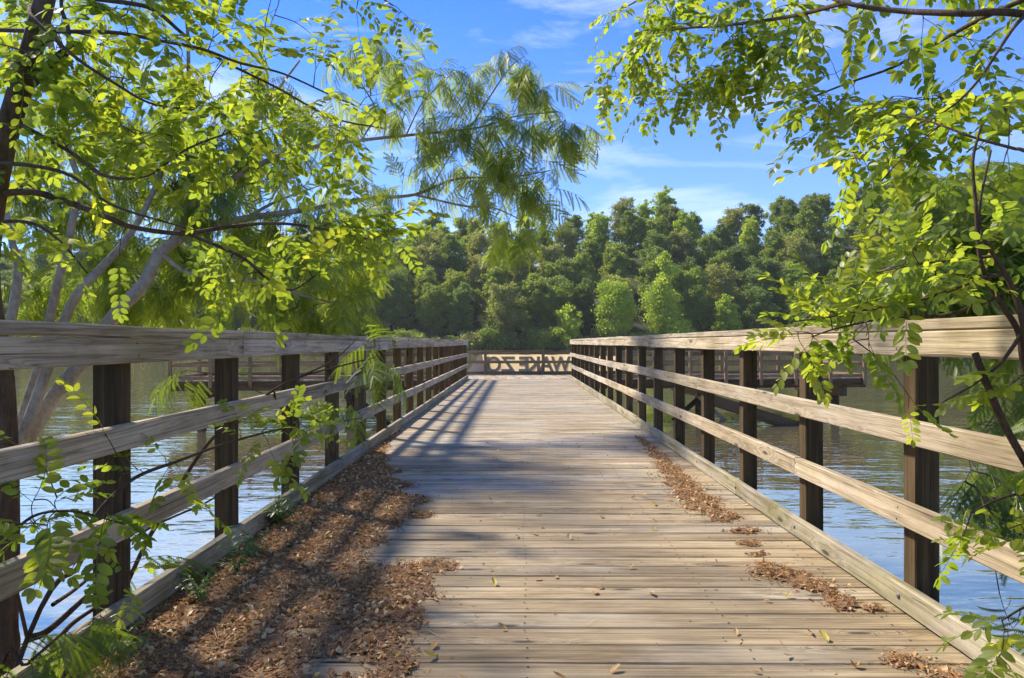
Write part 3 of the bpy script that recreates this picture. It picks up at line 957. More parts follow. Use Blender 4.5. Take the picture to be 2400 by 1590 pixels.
LOC = [locust_leaf(100 + k, L_=0.17 + 0.012 * (k % 5), pairs=6 + k % 3, lw=0.036 + 0.0022 * (k % 4)) for k in range(12)]
MIM = [mimosa_leaf(200 + k, L_=0.27 + 0.02 * (k % 5), pairs=7 + k % 3) for k in range(8)]
LOC_ME = [mesh_np("locust_leaf", v, f, M_LOCUST, t) for v, f, t in LOC]
MIM_ME = [mesh_np("mimosa_leaf", v, f, M_MIMOSA, t) for v, f, t in MIM]

def leaf_matrix(p, d, up, s):
    x = d / (np.linalg.norm(d) + 1e-9)
    y = np.cross(up, x)
    y /= np.linalg.norm(y) + 1e-9
    z = np.cross(x, y)
    m = np.eye(4)
    m[:3, 0], m[:3, 1], m[:3, 2], m[:3, 3] = x * s, y * s, z * s, p
    return m

class Plant:
    """a tree or shrub grown from hand-laid limbs: limbs, twigs reaching into leaf masses, compound leaves"""
    def __init__(s, name, label, cat, base, seed, bark_m, kind, scale=1.0, droop=0.35):
        s.base = np.array(base, dtype=float)
        s.root = thing(name, label, cat, tuple(base))
        s.r = np.random.default_rng(seed)
        s.bark, s.kind, s.scale, s.droop = bark_m, kind, scale, droop
        s.nodes, s.leaves, s.twigs = [], [], []
    def limb(s, pts, r0, r1, name="branch", sides=8, n=7, wob=0.0):
        p = spline(pts, n)
        if wob:
            p[1:-1] += s.r.normal(0, wob, p[1:-1].shape)
        v, f = tube(p - s.base, np.linspace(r0, r1, len(p)), sides)
        link(name, mesh_np(name, v, f, s.bark, smooth=True), s.root)
        s.nodes.extend(p)
        return p
    def mass(s, c, rxy, rd, n, per=3, up=0.1, lean=None):
        """n twigs ending inside an ellipsoid round c (photo-pixel radii turned to metres at its distance)"""
        d = c[1]
        rx_, rz_ = rxy[0] / F * d, rxy[1] / F * d
        tg = []
        for _ in range(n):
            q = s.r.normal(size=3)
            q = q / np.linalg.norm(q) * s.r.uniform(0.1, 1) ** 0.45
            tg.append(np.array([c[0] + q[0] * rx_, c[1] + q[1] * rd, c[2] + q[2] * rz_]))
        nd = np.array(s.nodes)
        tg.sort(key=lambda t: np.min(((nd - t) ** 2).sum(1)))
        for t in tg:
            nd = np.array(s.nodes)
            i_ = int(np.argmin(((nd - t) ** 2).sum(1)))
            a = nd[i_]
            ln = np.linalg.norm(t - a)
            if ln < 0.02:
                t = t + s.r.normal(0, 0.05, 3)
                ln = 0.08
            mid = (a + t) / 2 + np.array([0, 0, up * ln]) + s.r.normal(0, 0.07 * ln, 3)
            p = spline([a, mid, t], 5)
            s.twigs.append((p, min(0.007, 0.0020 + 0.0032 * ln) * s.scale))
            s.nodes.extend(p[3:])
            s.put_leaves(p, per, ln)
    def put_leaves(s, p, per, ln):
        n = len(p)
        for k in range(per):
            f_ = 1.0 if k == 0 else s.r.uniform(max(0.15, 1 - 0.5 / max(ln, .3)), 0.97)
            i_ = min(n - 2, int(f_ * (n - 1)))
            q = p[i_] + (p[i_ + 1] - p[i_]) * (f_ * (n - 1) - i_)
            tan = p[i_ + 1] - p[i_]
            tan = tan / (np.linalg.norm(tan) + 1e-9)
            out = np.cross(tan, s.r.normal(size=3))
            out /= np.linalg.norm(out) + 1e-9
            out[2] *= 0.55
            d = tan * (1.1 if k == 0 else 0.45) + out * (0.3 if k == 0 else 0.95) + np.array([0, 0, -s.droop * s.r.uniform(0.2, 1.6)])
            up = np.array([0, 0, 1.0]) + s.r.normal(0, 0.33, 3)
            s.leaves.append((leaf_matrix(q, d, up, s.scale * s.r.uniform(0.75, 1.12)), int(s.r.integers(0, 99))))
    def leaf_at(s, p, d, sc_=1.0, up=(0, 0, 1)):
        s.leaves.append((leaf_matrix(np.array(p), np.array(d, dtype=float), np.array(up, dtype=float), s.scale * sc_), int(s.r.integers(0, 99))))
    def finish(s, mat=None, most=300):
        if s.twigs:
            v, f = merge([tube(p - s.base, np.linspace(r_, r_ * 0.4, len(p)), 4) for p, r_ in s.twigs])
            link("twigs", mesh_np("twigs", v, f, M_TWIG, smooth=True), s.root, kind="stuff")
        tm, me = (LOC, LOC_ME) if s.kind == 'locust' else (MIM, MIM_ME)
        def rank(lf):
            p = lf[0][:3, 3]
            if p[1] < 0.3:
                return 1e6
            x, y = to_px(p)
            return p[1] + (0 if -120 < x < 2520 and -120 < y < 1710 else 1e4)
        lv = sorted(s.leaves, key=rank)
        for m, k in lv[:most]:
            o = link("leaf", me[k % len(me)], s.root)
            mm = Matrix(m.tolist())
            mm.translation -= Vector(s.base)
            o.matrix_local = mm
        rest = lv[most:]
        if rest:
            vs, fs, ts, o_ = [], [], [], 0
            for m, k in rest:
                v, f, t = tm[k % len(tm)]
                vs.append(v @ m[:3, :3].T + m[:3, 3] - s.base)
                fs.append(f + o_)
                ts.append(np.clip(t + s.r.normal(0, .18), 0, 0.97))
                o_ += len(v)
            link("crown", mesh_np("crown", np.vstack(vs), np.vstack(fs), M_LOCUST if s.kind == 'locust' else M_MIMOSA, np.concatenate(ts)), s.root, kind="stuff")
        return len(s.leaves)

# --- grey-stemmed mimosa (silk tree) behind the shaded railing
def reach(x):
    t = min(1.0, max(0.0, (x - 680) / 260.0))
    return t * t * (3 - 2 * t)
def A2(x, y, d):
    """the long boughs lean away, out over the lake"""
    return A(x, y, d + 2.2 * reach(x))
T2 = Plant("mimosa_tree", "grey multi-stemmed mimosa with feathery leaves leaning over the shaded railing", "tree", (-5.4, 6.3, -1.3), 31, M_BARK_GR, 'mimosa', 1.12, 0.45)
b0 = (-5.4, 6.3, -1.4)
T2.limb([b0, A2(20, 1110, 6.4), A2(65, 1030, 6.4), A2(115, 940, 6.4), A2(184, 856, 6.4), A2(249, 760, 6.5), A2(287, 714, 6.5), A2(333, 664, 6.6), A2(372, 592, 6.7), A2(421, 557, 6.8)], 0.072, 0.05, "trunk", 10)
T2.limb([b0, A2(10, 1090, 6.3), A2(57, 1000, 6.2), A2(145, 753, 6.3), A2(184, 680, 6.3), A2(230, 630, 6.4), A2(279, 576, 6.5), A2(330, 500, 6.7), A2(380, 390, 6.9), A2(440, 250, 7.2)], 0.055, 0.018, "trunk", 10)
T2.limb([b0, A2(0, 1100, 6.6), A2(40, 1000, 6.6), A2(84, 864, 6.6), A2(111, 749, 6.6), A2(130, 661, 6.6), A2(153, 576, 6.6), A2(168, 500, 6.6), A2(184, 436, 6.7), A2(162, 372, 6.7), A2(135, 270, 6.8), A2(120, 140, 6.9)], 0.05, 0.02, "trunk", 10)
T2.limb([A2(184, 436, 6.7), A2(215, 415, 6.8), A2(245, 402, 6.9), A2(300, 340, 7.1), A2(330, 200, 7.3)], 0.04, 0.012)
T2.limb([b0, A(-30, 900, 6.0), A2(34, 661, 6.0), A2(20, 560, 6.0), A(-10, 420, 6.1)], 0.05, 0.02)
m1 = T2.limb([A2(421, 557, 6.8), A2(478, 530, 6.9), A2(574, 511, 7.0), A2(700, 493, 7.2), A2(852, 466, 7.4), A2(970, 456, 7.5), A2(1072, 419, 7.6), A2(1190, 416, 7.7), A2(1290, 400, 7.8)], 0.042, 0.008)
T2.limb([A2(970, 456, 7.5), A2(1089, 483, 7.5), A2(1156, 487, 7.5), A2(1230, 520, 7.5)], 0.018, 0.006)
T2.limb([A2(400, 570, 6.75), A2(433, 507, 6.8), A2(453, 473, 6.9), A2(507, 439, 7.0), A2(592, 392, 7.1), A2(700, 350, 7.3), A2(845, 328, 7.5), A2(980, 314, 7.6), A2(1115, 300, 7.7), A2(1210, 272, 7.8), A2(1310, 262, 7.9)], 0.046, 0.007)
T2.limb([A2(453, 473, 6.9), A2(470, 432, 7.0), A2(493, 415, 7.1), A2(560, 330, 7.3), A2(640, 220, 7.5), A2(700, 140, 7.6)], 0.035, 0.010)
T2.limb([A2(845, 328, 7.5), A2(880, 260, 7.6), A2(840, 180, 7.7), A2(850, 120, 7.8)], 0.014, 0.005)
T2.limb([A2(1100, 302, 7.7), A2(1163, 203, 7.8), A2(1200, 152, 7.8), A2(1230, 130, 7.8)], 0.013, 0.004)
T2.limb([A2(950, 318, 7.6), A2(990, 240, 7.7), A2(1050, 180, 7.7)], 0.012, 0.004)
T2.limb([A2(1010, 440, 7.55), A2(1060, 360, 7.6), A2(1110, 310, 7.6)], 0.010, 0.004)
T2.limb([A2(372, 592, 6.7), A2(440, 640, 6.6), A2(560, 650, 6.4), A2(700, 690, 6.2), A2(820, 720, 6.0)], 0.022, 0.006)
T2.limb([A2(120, 140, 6.9), A2(60, -150, 6.6), A(-40, -450, 6.2), A(-200, -750, 5.8)], 0.03, 0.01)
T2.limb([A2(440, 250, 7.2), A2(430, 0, 7.0), A2(380, -250, 6.6), A2(300, -500, 6.3)], 0.02, 0.008)
T2.limb([A2(574, 511, 7.0), A2(650, 470, 7.2), A2(760, 430, 7.4)], 0.02, 0.006)
MASS2 = [  # display x, y, distance, rx, ry, depth radius, twigs, leaves per twig
    (840, 120, 7.8, 55, 35, 0.35, 6, 3), (930, 165, 7.8, 60, 45, 0.35, 6, 3), (1040, 180, 7.7, 60, 45, 0.35, 8, 3), (1190, 150, 7.8, 60, 40, 0.35, 8, 3),
    (1245, 200, 7.8, 55, 50, 0.3, 7, 3), (1330, 290, 7.8, 40, 35, 0.3, 6, 3), (1260, 300, 7.8, 70, 50, 0.35, 8, 3), (1150, 280, 7.7, 80, 45, 0.4, 9, 3), (1010, 290, 7.6, 90, 50, 0.4, 9, 3),
    (1080, 360, 7.6, 120, 50, 0.4, 12, 3), (1200, 390, 7.7, 90, 50, 0.4, 9, 3), (1240, 450, 7.6, 50, 40, 0.3, 6, 3), (1100, 440, 7.5, 110, 35, 0.35, 7, 3), (1190, 530, 7.5, 40, 30, 0.25, 5, 3),
    (900, 250, 7.5, 90, 50, 0.4, 8, 3), (950, 400, 7.5, 70, 40, 0.3, 3, 3), (820, 410, 7.4, 90, 50, 0.4, 6, 3),
    (720, 500, 7, 150, 50, 0.5, 14, 4), (560, 470, 7, 150, 60, 0.5, 12, 4), (360, 470, 7.35, 150, 70, 0.5, 12, 4), (150, 500, 7.35, 150, 70, 0.5, 12, 4),
    (620, 620, 6.6, 190, 60, 0.6, 12, 4), (800, 640, 6.4, 90, 60, 0.5, 7, 4), (760, 710, 6.2, 100, 35, 0.4, 6, 4), (420, 640, 7.35, 180, 70, 0.6, 16, 4), (220, 690, 7.35, 180, 45, 0.5, 12, 4), (60, 680, 7.35, 100, 60, 0.5, 8, 4),
    (620, 370, 7.2, 180, 60, 0.5, 16, 4), (420, 330, 7.1, 180, 90, 0.5, 16, 4), (200, 260, 7, 180, 110, 0.5, 16, 4), (480, 190, 7.3, 170, 70, 0.5, 10, 4), (680, 250, 7.5, 100, 70, 0.5, 9, 4), (60, 380, 7.35, 120, 100, 0.5, 9, 4),
    (200, -120, 7.2, 350, 110, 0.9, 14, 4), (600, -60, 7.4, 220, 60, 0.7, 4, 4), (-250, 300, 6.8, 160, 300, 0.9, 18, 4), (430, 730, 7.35, 60, 20, 0.3, 3, 4), (860, 760, 6, 40, 20, 0.3, 2, 3),
    (820, 570, 6.8, 90, 50, 0.4, 5, 4), (500, 560, 7.3, 300, 60, 0.5, 14, 4), (250, 420, 7.2, 250, 80, 0.5, 14, 4), (640, 700, 6.8, 220, 35, 0.4, 6, 4), (150, 600, 7.35, 150, 60, 0.4, 8, 4),
    (-350, -500, 5.6, 500, 250, 1.0, 14, 3), (150, -420, 6.2, 300, 200, 1.0, 7, 3)]  # extra upper canopy above the view, added to shade the near deck
for (x, y, d, a, b_, rd, n, per) in MASS2:
    T2.scale = 1.12 * (1 + 0.22 * reach(x * K))
    T2.mass(D(x, y, d + 2.2 * reach(x * K)), (a * K, b_ * K), rd, round(n * 1.2), per)
n2 = T2.finish()

# --- low mimosa shoots poking through the shaded railing
T3 = Plant("mimosa_sapling", "slender mimosa shoot with feathery leaves pushing through the shaded railing", "sapling", (-2.3, 3.3, -1.3), 37, M_TWIG, 'mimosa', 0.86, 0.5)
T3.limb([(-2.3, 3.3, -1.4), A(300, 1360, 3.6), A(385, 1200, 3.7), A(470, 1060, 3.8), A(545, 985, 3.9), A(640, 915, 4.05), A(700, 885, 4.2), A(790, 860, 4.3), A(880, 838, 4.4)], 0.013, 0.004, "stem", 6)
T3.limb([A(700, 885, 4.2), A(780, 845, 4.3), A(830, 800, 4.4)], 0.006, 0.003)
T3.limb([A(640, 915, 4.05), A(660, 960, 4.3), A(760, 990, 4.8), A(850, 980, 5.0)], 0.006, 0.003)
for (x, y, d, a, b_, rd, n, per) in [(850, 785, 4.4, 60, 12, .12, 2, 2), (900, 825, 4.4, 50, 15, .12, 3, 2), (790, 945, 5.2, 90, 20, .2, 4, 2), (700, 945, 4.9, 60, 20, .2, 2, 2), (420, 860, 4.6, 25, 15, .15, 2, 3), (300, 1310, 2.9, 40, 25, .15, 2, 2)]:
    T3.mass(D(x, y, d), (a * K, b_ * K), rd, n, per)
T3.finish()

# --- near locust with dark trunk, canopy filling the upper left
T1 = Plant("locust_tree", "black locust with dark leaning trunk and yellow-green oval leaflets over the shaded railing", "tree", (-2.05, 2.6, -1.25), 41, M_BARK_DK, 'locust', 1.05, 0.08)
T1.limb([(-2.05, 2.6, -1.4), A(-10, 1620, 2.6), A(0, 1450, 2.6), A(5, 1200, 2.6), A(-6, 890, 2.6), A(-40, 640, 2.6), A(-8, 375, 2.55), A(42, 195, 2.5), A(85, 40, 2.5), A(135, -200, 2.55), A(160, -500, 2.7), A(120, -900, 2.9)], 0.055, 0.025, "trunk", 12)
T1.limb([A(62, 190, 2.5), A(110, 150, 2.5), A(155, 112, 2.5), A(218, 99, 2.5)], 0.022, 0.010, "broken_limb")
T1.limb([A(155, 112, 2.5), A(152, 60, 2.5), A(136, 0, 2.5), A(150, -120, 2.55)], 0.008, 0.005)
T1.limb([A(-40, 64, 2.6), A(110, 69, 2.52), A(260, 72, 2.5), A(370, 92, 2.55), A(470, 112, 2.6), A(560, 145, 2.75), A(660, 170, 2.9), A(760, 215, 3.0), A(840, 250, 3.1)], 0.008, 0.003)
T1.limb([A(100, -20, 2.5), A(290, 2, 2.55), A(360, 22, 2.6), A(430, 80, 2.7), A(520, 140, 2.8), A(640, 200, 2.9), A(780, 275, 3.0), A(900, 300, 3.1)], 0.009, 0.003)
T1.limb([A(60, 10, 2.5), A(72, 40, 2.4), A(170, 130, 2.35), A(260, 190, 2.4), A(350, 240, 2.5), A(450, 255, 2.6)], 0.007, 0.003)
T1.limb([A(-30, 270, 2.55), A(40, 290, 2.5), A(160, 355, 2.45), A(240, 410, 2.45), A(340, 410, 2.5), A(440, 345, 2.6), A(560, 300, 2.7)], 0.008, 0.003)
T1.limb([A(-30, 380, 2.55), A(60, 385, 2.4), A(160, 410, 2.4), A(260, 480, 2.45), A(420, 530, 2.5)], 0.008, 0.003)
T1.limb([A(-40, 455, 2.6), A(60, 448, 2.5), A(135, 466, 2.5), A(237, 504, 2.5), A(306, 531, 2.55), A(421, 546, 2.6), A(536, 531, 2.7), A(631, 523, 2.8), A(727, 531, 2.9), A(860, 560, 3.1)], 0.013, 0.004)
T1.limb([A(420, 540, 2.6), A(560, 600, 2.7), A(620, 650, 2.75), A(680, 680, 2.8), A(740, 645, 2.8)], 0.007, 0.003)
T1.limb([A(-40, 520, 2.6), A(60, 520, 2.5), A(130, 560, 2.5), A(200, 640, 2.5)], 0.007, 0.003)
T1.limb([A(110, -120, 2.5), A(300, -110, 2.6), A(500, -60, 2.8), A(700, -40, 3.0), A(860, -20, 3.2), A(920, 10, 3.3)], 0.012, 0.003)
T1.limb([A(85, 40, 2.5), A(110, 60, 3.0), A(150, 130, 3.7), A(190, 200, 4.2), A(260, 260, 4.6)], 0.014, 0.004)
MASS1 = [(70, 110, 2.45, 70, 100, 0.3, 4, 3), (190, 60, 2.5, 90, 50, 0.3, 3, 3), (320, 70, 2.45, 100, 60, 0.3, 5, 3), (440, 50, 2.6, 80, 50, 0.3, 3, 3), (560, 90, 2.8, 90, 50, 0.3, 3, 3), (650, 40, 3, 70, 35, 0.3, 3, 2),
    (720, 130, 3, 50, 40, 0.2, 2, 2), (915, 30, 3.3, 35, 25, 0.15, 2, 2), (780, 30, 3.1, 50, 20, 0.2, 2, 2),
    (120, 230, 2.5, 90, 60, 0.25, 4, 3), (260, 190, 2.5, 100, 60, 0.25, 4, 3), (400, 190, 2.6, 110, 55, 0.25, 5, 3), (530, 200, 2.8, 90, 50, 0.25, 4, 3), (640, 230, 2.9, 80, 50, 0.25, 4, 3), (730, 270, 2.95, 60, 45, 0.25, 3, 3),
    (640, 310, 2.75, 100, 45, 0.25, 5, 3), (490, 300, 2.6, 120, 50, 0.25, 5, 3), (320, 300, 2.5, 110, 50, 0.25, 5, 3), (120, 320, 2.5, 100, 40, 0.25, 4, 3), (790, 360, 3, 50, 50, 0.2, 3, 3), (860, 190, 3, 70, 20, 0.15, 2, 2), (900, 270, 3.05, 40, 40, 0.15, 2, 2),
    (600, 390, 2.7, 100, 35, 0.2, 3, 3), (430, 400, 2.55, 100, 40, 0.2, 2, 3), (250, 400, 2.5, 100, 40, 0.2, 2, 3), (60, 420, 2.5, 70, 40, 0.2, 2, 3), (60, 550, 2.55, 80, 60, 0.2, 2, 3), (210, 600, 2.5, 50, 50, 0.15, 2, 2),
    (500, 580, 2.65, 110, 50, 0.2, 4, 3), (620, 630, 2.75, 70, 40, 0.2, 3, 2), (700, 580, 2.85, 80, 40, 0.2, 3, 3), (770, 545, 2.95, 70, 35, 0.2, 3, 3), (880, 560, 3.1, 60, 40, 0.2, 4, 3), (560, 680, 2.75, 50, 20, 0.15, 2, 2), (920, 500, 3.1, 40, 25, 0.15, 2, 2),
    (190, 230, 4.3, 140, 90, 0.5, 12, 3), (330, 300, 4.5, 130, 80, 0.5, 9, 3), (90, 100, 3.9, 120, 110, 0.5, 9, 3), (260, 60, 4.2, 150, 90, 0.5, 8, 3),
    (300, -160, 2.7, 300, 110, 0.5, 14, 3), (-200, 200, 2.6, 120, 300, 0.4, 7, 3), (700, -110, 3, 200, 50, 0.4, 6, 3)]
for (x, y, d, a, b_, rd, n, per) in MASS1:
    T1.mass(D(x, y, d), (a * K, b_ * K), rd, n, per)
n1 = T1.finish()

# --- locust suckers through the shaded railing, bottom left
T7 = Plant("locust_sucker", "locust sucker with bright oval leaflets growing through the shaded railing", "sapling", (-1.95, 2.2, -1.2), 43, M_TWIG, 'locust', 0.95, -0.22)
T7.limb([(-1.95, 2.2, -1.3), A(60, 1500, 2.4), A(180, 1330, 2.5), A(200, 1240, 2.4), A(300, 1130, 2.5), A(420, 1080, 2.75), A(530, 1040, 2.95), A(640, 1010, 3.1), A(700, 1000, 3.2)], 0.010, 0.003, "stem", 6)
T7.limb([A(60, 1500, 2.4), A(20, 1300, 2.1), A(60, 1220, 1.95), A(160, 1200, 1.9), A(290, 1230, 1.95)], 0.006, 0.002)
T7.limb([A(120, 1420, 2.4), A(190, 1370, 2.6), A(330, 1250, 2.9), A(480, 1180, 3.2), A(520, 1150, 3.3)], 0.007, 0.003)
T7.limb([A(60, 1500, 2.4), A(110, 1480, 2.45), A(200, 1400, 2.5)], 0.014, 0.008)
T7.limb([A(90, 1580, 2.4), A(150, 1480, 2.5), A(230, 1420, 2.6)], 0.010, 0.006)
for (x, y, d, a, b_, rd, n, per) in [(580, 985, 3.0, 70, 20, .1, 3, 2), (700, 985, 3.2, 70, 18, .1, 3, 2), (660, 1040, 3.1, 70, 20, .1, 3, 2), (120, 1180, 1.95, 90, 40, .12, 4, 2), (230, 1200, 1.95, 60, 30, .1, 3, 2), (40, 1230, 1.9, 40, 50, .1, 3, 2),
                                     (200, 1020, 2.4, 90, 20, .12, 2, 1), (330, 1090, 2.6, 70, 30, .12, 3, 1), (420, 1070, 2.7, 60, 25, .1, 3, 1), (40, 1040, 2.2, 40, 30, .1, 2, 1), (280, 1320, 2.5, 60, 50, .15, 3, 1), (450, 1200, 3.0, 50, 30, .1, 2, 1)]:
    T7.mass(D(x, y, d), (a * K, b_ * K), rd, n, per)
T7.finish()
T8 = Plant("fern_like_seedling", "dark green feathery seedling clump at the foot of the dark locust trunk", "sapling", (-1.62, 1.95, -1.2), 47, M_TWIG, 'mimosa', 0.62, 0.2)
T8.limb([(-1.62, 1.95, -1.3), A(-20, 1640, 1.9), A(60, 1560, 1.85), A(150, 1480, 1.9)], 0.006, 0.003, "stem", 6)
for (x, y, d, a, b_, rd, n, per) in [(40, 1520, 1.85, 60, 40, .08, 4, 3), (160, 1460, 1.95, 70, 20, .08, 3, 2), (240, 1440, 2.1, 40, 20, .08, 2, 2)]:
    T8.mass(D(x, y, d), (a * K, b_ * K), rd, n, per)
T8.finish()

# --- overhanging locust on the sunlit side
T4 = Plant("locust_tree", "black locust branch canopy hanging over the sunlit railing against the sky", "tree", (3.3, 2.5, -1.0), 53, M_BARK_DK, 'locust', 1.05, 0.28)
T4.limb([(3.3, 2.5, -1.2), (3.2, 2.5, 0.6), (3.0, 2.45, 2.0), (2.75, 2.4, 3.1), (2.5, 2.4, 4.0)], 0.075, 0.035, "trunk", 10)
T4.limb([(3.05, 2.45, 1.8), A(2700, 110, 2.3), A(2400, 37, 2.2), A(2250, 34, 2.25), A(2100, 27, 2.4), A(1980, 8, 2.5), A(1880, -30, 2.7), A(1750, -50, 3.0)], 0.014, 0.005)
T4.limb([A(2400, 37, 2.2), A(2370, 70, 2.15), A(2330, 130, 2.1), A(2290, 190, 2.1), A(2230, 250, 2.15), A(2150, 300, 2.3)], 0.006, 0.002)
T4.limb([A(2400, 0, 2.2), A(2290, 50, 2.3), A(2180, 110, 2.5), A(2090, 160, 2.7), A(1990, 195, 2.8), A(1900, 230, 2.9)], 0.008, 0.003)
T4.limb([A(2700, 480, 2.2), A(2420, 365, 2.0), A(2370, 350, 2.0), A(2280, 325, 2.0), A(2170, 285, 2.1), A(2080, 270, 2.2)], 0.006, 0.002)
T4.limb([A(1980, 8, 2.5), A(1850, 40, 2.8), A(1700, 60, 3.2), A(1580, 70, 3.5), A(1500, 100, 3.7), A(1440, 160, 3.8)], 0.008, 0.003)
T4.limb([A(1750, -50, 3.0), A(1620, -40, 3.4), A(1520, -10, 3.6), A(1460, 20, 3.8)], 0.009, 0.003)
MASS4 = [(1480, 30, 3.7, 60, 40, 0.25, 6, 3), (1560, 80, 3.5, 80, 60, 0.25, 9, 3), (1480, 130, 3.7, 60, 40, 0.2, 6, 3), (1420, 200, 3.8, 50, 30, 0.2, 5, 2), (1560, 200, 3.6, 60, 40, 0.2, 6, 3), (1660, 100, 3.3, 80, 60, 0.25, 9, 3), (1690, 180, 3.3, 70, 40, 0.2, 6, 3), (1760, 40, 3, 70, 50, 0.25, 7, 3), (1790, 130, 3.1, 60, 40, 0.2, 5, 3),
    (1860, 60, 2.8, 60, 50, 0.2, 3, 3), (1900, 210, 2.9, 70, 50, 0.2, 4, 3), (1960, 270, 2.75, 90, 45, 0.2, 5, 3), (1850, 260, 2.9, 50, 40, 0.2, 2, 3), (1980, 120, 2.6, 70, 50, 0.2, 2, 3), (2080, 240, 2.4, 90, 40, 0.2, 4, 3), (2160, 200, 2.4, 80, 50, 0.2, 3, 3), (2040, 340, 2.3, 80, 40, 0.15, 3, 2), (1960, 370, 2.5, 60, 20, 0.12, 2, 2),
    (2130, 310, 2.2, 80, 40, 0.15, 3, 3), (2250, 250, 2.1, 70, 60, 0.15, 3, 3), (2320, 330, 2, 50, 60, 0.12, 2, 2), (2330, 180, 2.1, 50, 60, 0.15, 2, 3), (2300, 60, 2.3, 60, 50, 0.2, 2, 3), (2150, 60, 2.4, 90, 40, 0.2, 2, 2), (2060, 400, 2, 40, 30, 0.1, 2, 1), (1750, 215, 3.2, 25, 35, 0.1, 2, 2), (1500, 230, 3.7, 30, 20, 0.1, 2, 2),
    (2300, -150, 2.5, 300, 130, 0.5, 12, 3), (1700, -110, 3.2, 250, 70, 0.4, 8, 3), (2560, 250, 2.2, 120, 250, 0.4, 6, 3)]
for (x, y, d, a, b_, rd, n, per) in MASS4:
    T4.mass(D(x, y, d), (a * K, b_ * K), rd, n, per)
n4 = T4.finish()

# --- feathery mimosa behind the sunlit railing
T5 = Plant("mimosa_tree", "feathery mimosa rising behind the sunlit railing at the edge of the view", "tree", (4.6, 4.8, -1.1), 59, M_BARK_GR, 'mimosa', 1.05, 0.35)
T5.limb([(4.6, 4.8, -1.3), (4.4, 4.8, 0.2), (4.0, 4.7, 1.2), (3.7, 4.6, 2.0), (3.5, 4.6, 2.7)], 0.06, 0.02, "trunk", 10)
T5.limb([(4.0, 4.7, 1.2), A(2420, 640, 4.5), A(2300, 620, 4.4), A(2180, 600, 4.3), A(2060, 640, 4.2), A(2000, 670, 4.2)], 0.022, 0.005)
T5.limb([(3.7, 4.6, 2.0), A(2420, 480, 4.5), A(2300, 440, 4.5), A(2200, 420, 4.5)], 0.02, 0.005)
T5.limb([(4.3, 4.8, 0.5), A(2440, 820, 4.5), A(2340, 760, 4.4), A(2240, 720, 4.4)], 0.018, 0.005)
T5.limb([(4.4, 4.8, 0.0), A(2450, 1180, 3.6), A(2330, 1120, 3.5), A(2270, 1100, 3.5)], 0.014, 0.004)
MASS5 = [(2220, 430, 4.5, 90, 35, .25, 9, 4), (2310, 470, 4.5, 70, 50, .25, 9, 4), (2130, 470, 4.4, 60, 40, .2, 5, 4), (2150, 550, 4.4, 110, 40, .25, 10, 4), (2300, 570, 4.4, 80, 50, .25, 10, 4), (2080, 610, 4.2, 90, 35, .2, 7, 4), (2000, 660, 4.2, 60, 25, .15, 5, 3), (2200, 650, 4.3, 110, 40, .25, 10, 4), (2320, 680, 4.4, 70, 50, .25, 8, 4), (2150, 710, 4.3, 100, 25, .2, 6, 4), (2290, 740, 4.4, 80, 25, .2, 6, 4),
    (2250, 1110, 3.5, 40, 30, .15, 3, 3), (2340, 1120, 3.5, 50, 50, .2, 5, 3), (2340, 880, 4.2, 60, 40, .2, 5, 3), (2300, 990, 4.0, 60, 30, .2, 4, 3), (2330, 1370, 2.6, 30, 15, .1, 1, 2), (2500, 600, 4.6, 120, 200, .5, 12, 4)]
for (x, y, d, a, b_, rd, n, per) in MASS5:
    T5.mass(D(x, y, d), (a * K, b_ * K), rd, n, per)
T5.finish()

# --- brown-stemmed locust sapling leaning over the sunlit railing
T6 = Plant("locust_sapling", "brown-stemmed locust sapling leaning over the sunlit railing with bright leaflets", "sapling", (1.95, 2.0, -1.1), 61, M_TWIG, 'locust', 0.9, -0.30)
T6.limb([(1.95, 2.0, -1.2), A(2560, 1500, 2.0), A(2480, 1230, 1.95), A(2400, 1090, 1.92), A(2345, 990, 1.9), A(2301, 885, 1.9), A(2280, 828, 1.9)], 0.0105, 0.0085, "stem", 8)
T6.limb([A(2480, 1230, 1.95), A(2440, 1000, 1.9), A(2395, 860, 1.88), A(2381, 780, 1.88), A(2343, 716, 1.86), A(2312, 663, 1.86), A(2291, 600, 1.85), A(2283, 486, 1.85), A(2276, 380, 1.87), A(2296, 296, 1.9)], 0.010, 0.003, "stem", 8)
T6.limb([A(2440, 1000, 1.9), A(2392, 760, 1.84), A(2372, 690, 1.84), A(2350, 642, 1.84), A(2318, 590, 1.84), A(2297, 549, 1.84), A(2291, 486, 1.86), A(2318, 355, 1.9)], 0.009, 0.0025, "stem", 8)
T6.limb([A(2395, 770, 1.88), A(2370, 810, 1.86), A(2330, 860, 1.86), A(2270, 905, 1.87), A(2200, 945, 1.9)], 0.006, 0.002)
T6.limb([A(2360, 642, 1.84), A(2290, 655, 1.86), A(2200, 690, 1.95), A(2100, 715, 2.05), A(2010, 730, 2.15), A(1930, 745, 2.2), A(1850, 755, 2.25)], 0.006, 0.002)
T6.limb([A(2380, 670, 1.84), A(2300, 710, 1.9), A(2200, 740, 2.0), A(2080, 745, 2.1), A(1960, 770, 2.15), A(1900, 790, 2.2)], 0.006, 0.002)
T6.limb([A(2330, 600, 1.84), A(2250, 610, 1.9), A(2150, 620, 2.0), A(2050, 640, 2.1)], 0.005, 0.002)
T6.limb([A(2500, 1320, 1.9), A(2440, 1400, 1.8), A(2390, 1420, 1.75), A(2340, 1450, 1.75)], 0.005, 0.002)
T6.limb([A(2480, 1230, 1.95), A(2400, 1160, 1.9), A(2330, 1170, 1.9), A(2270, 1200, 1.9)], 0.005, 0.002)
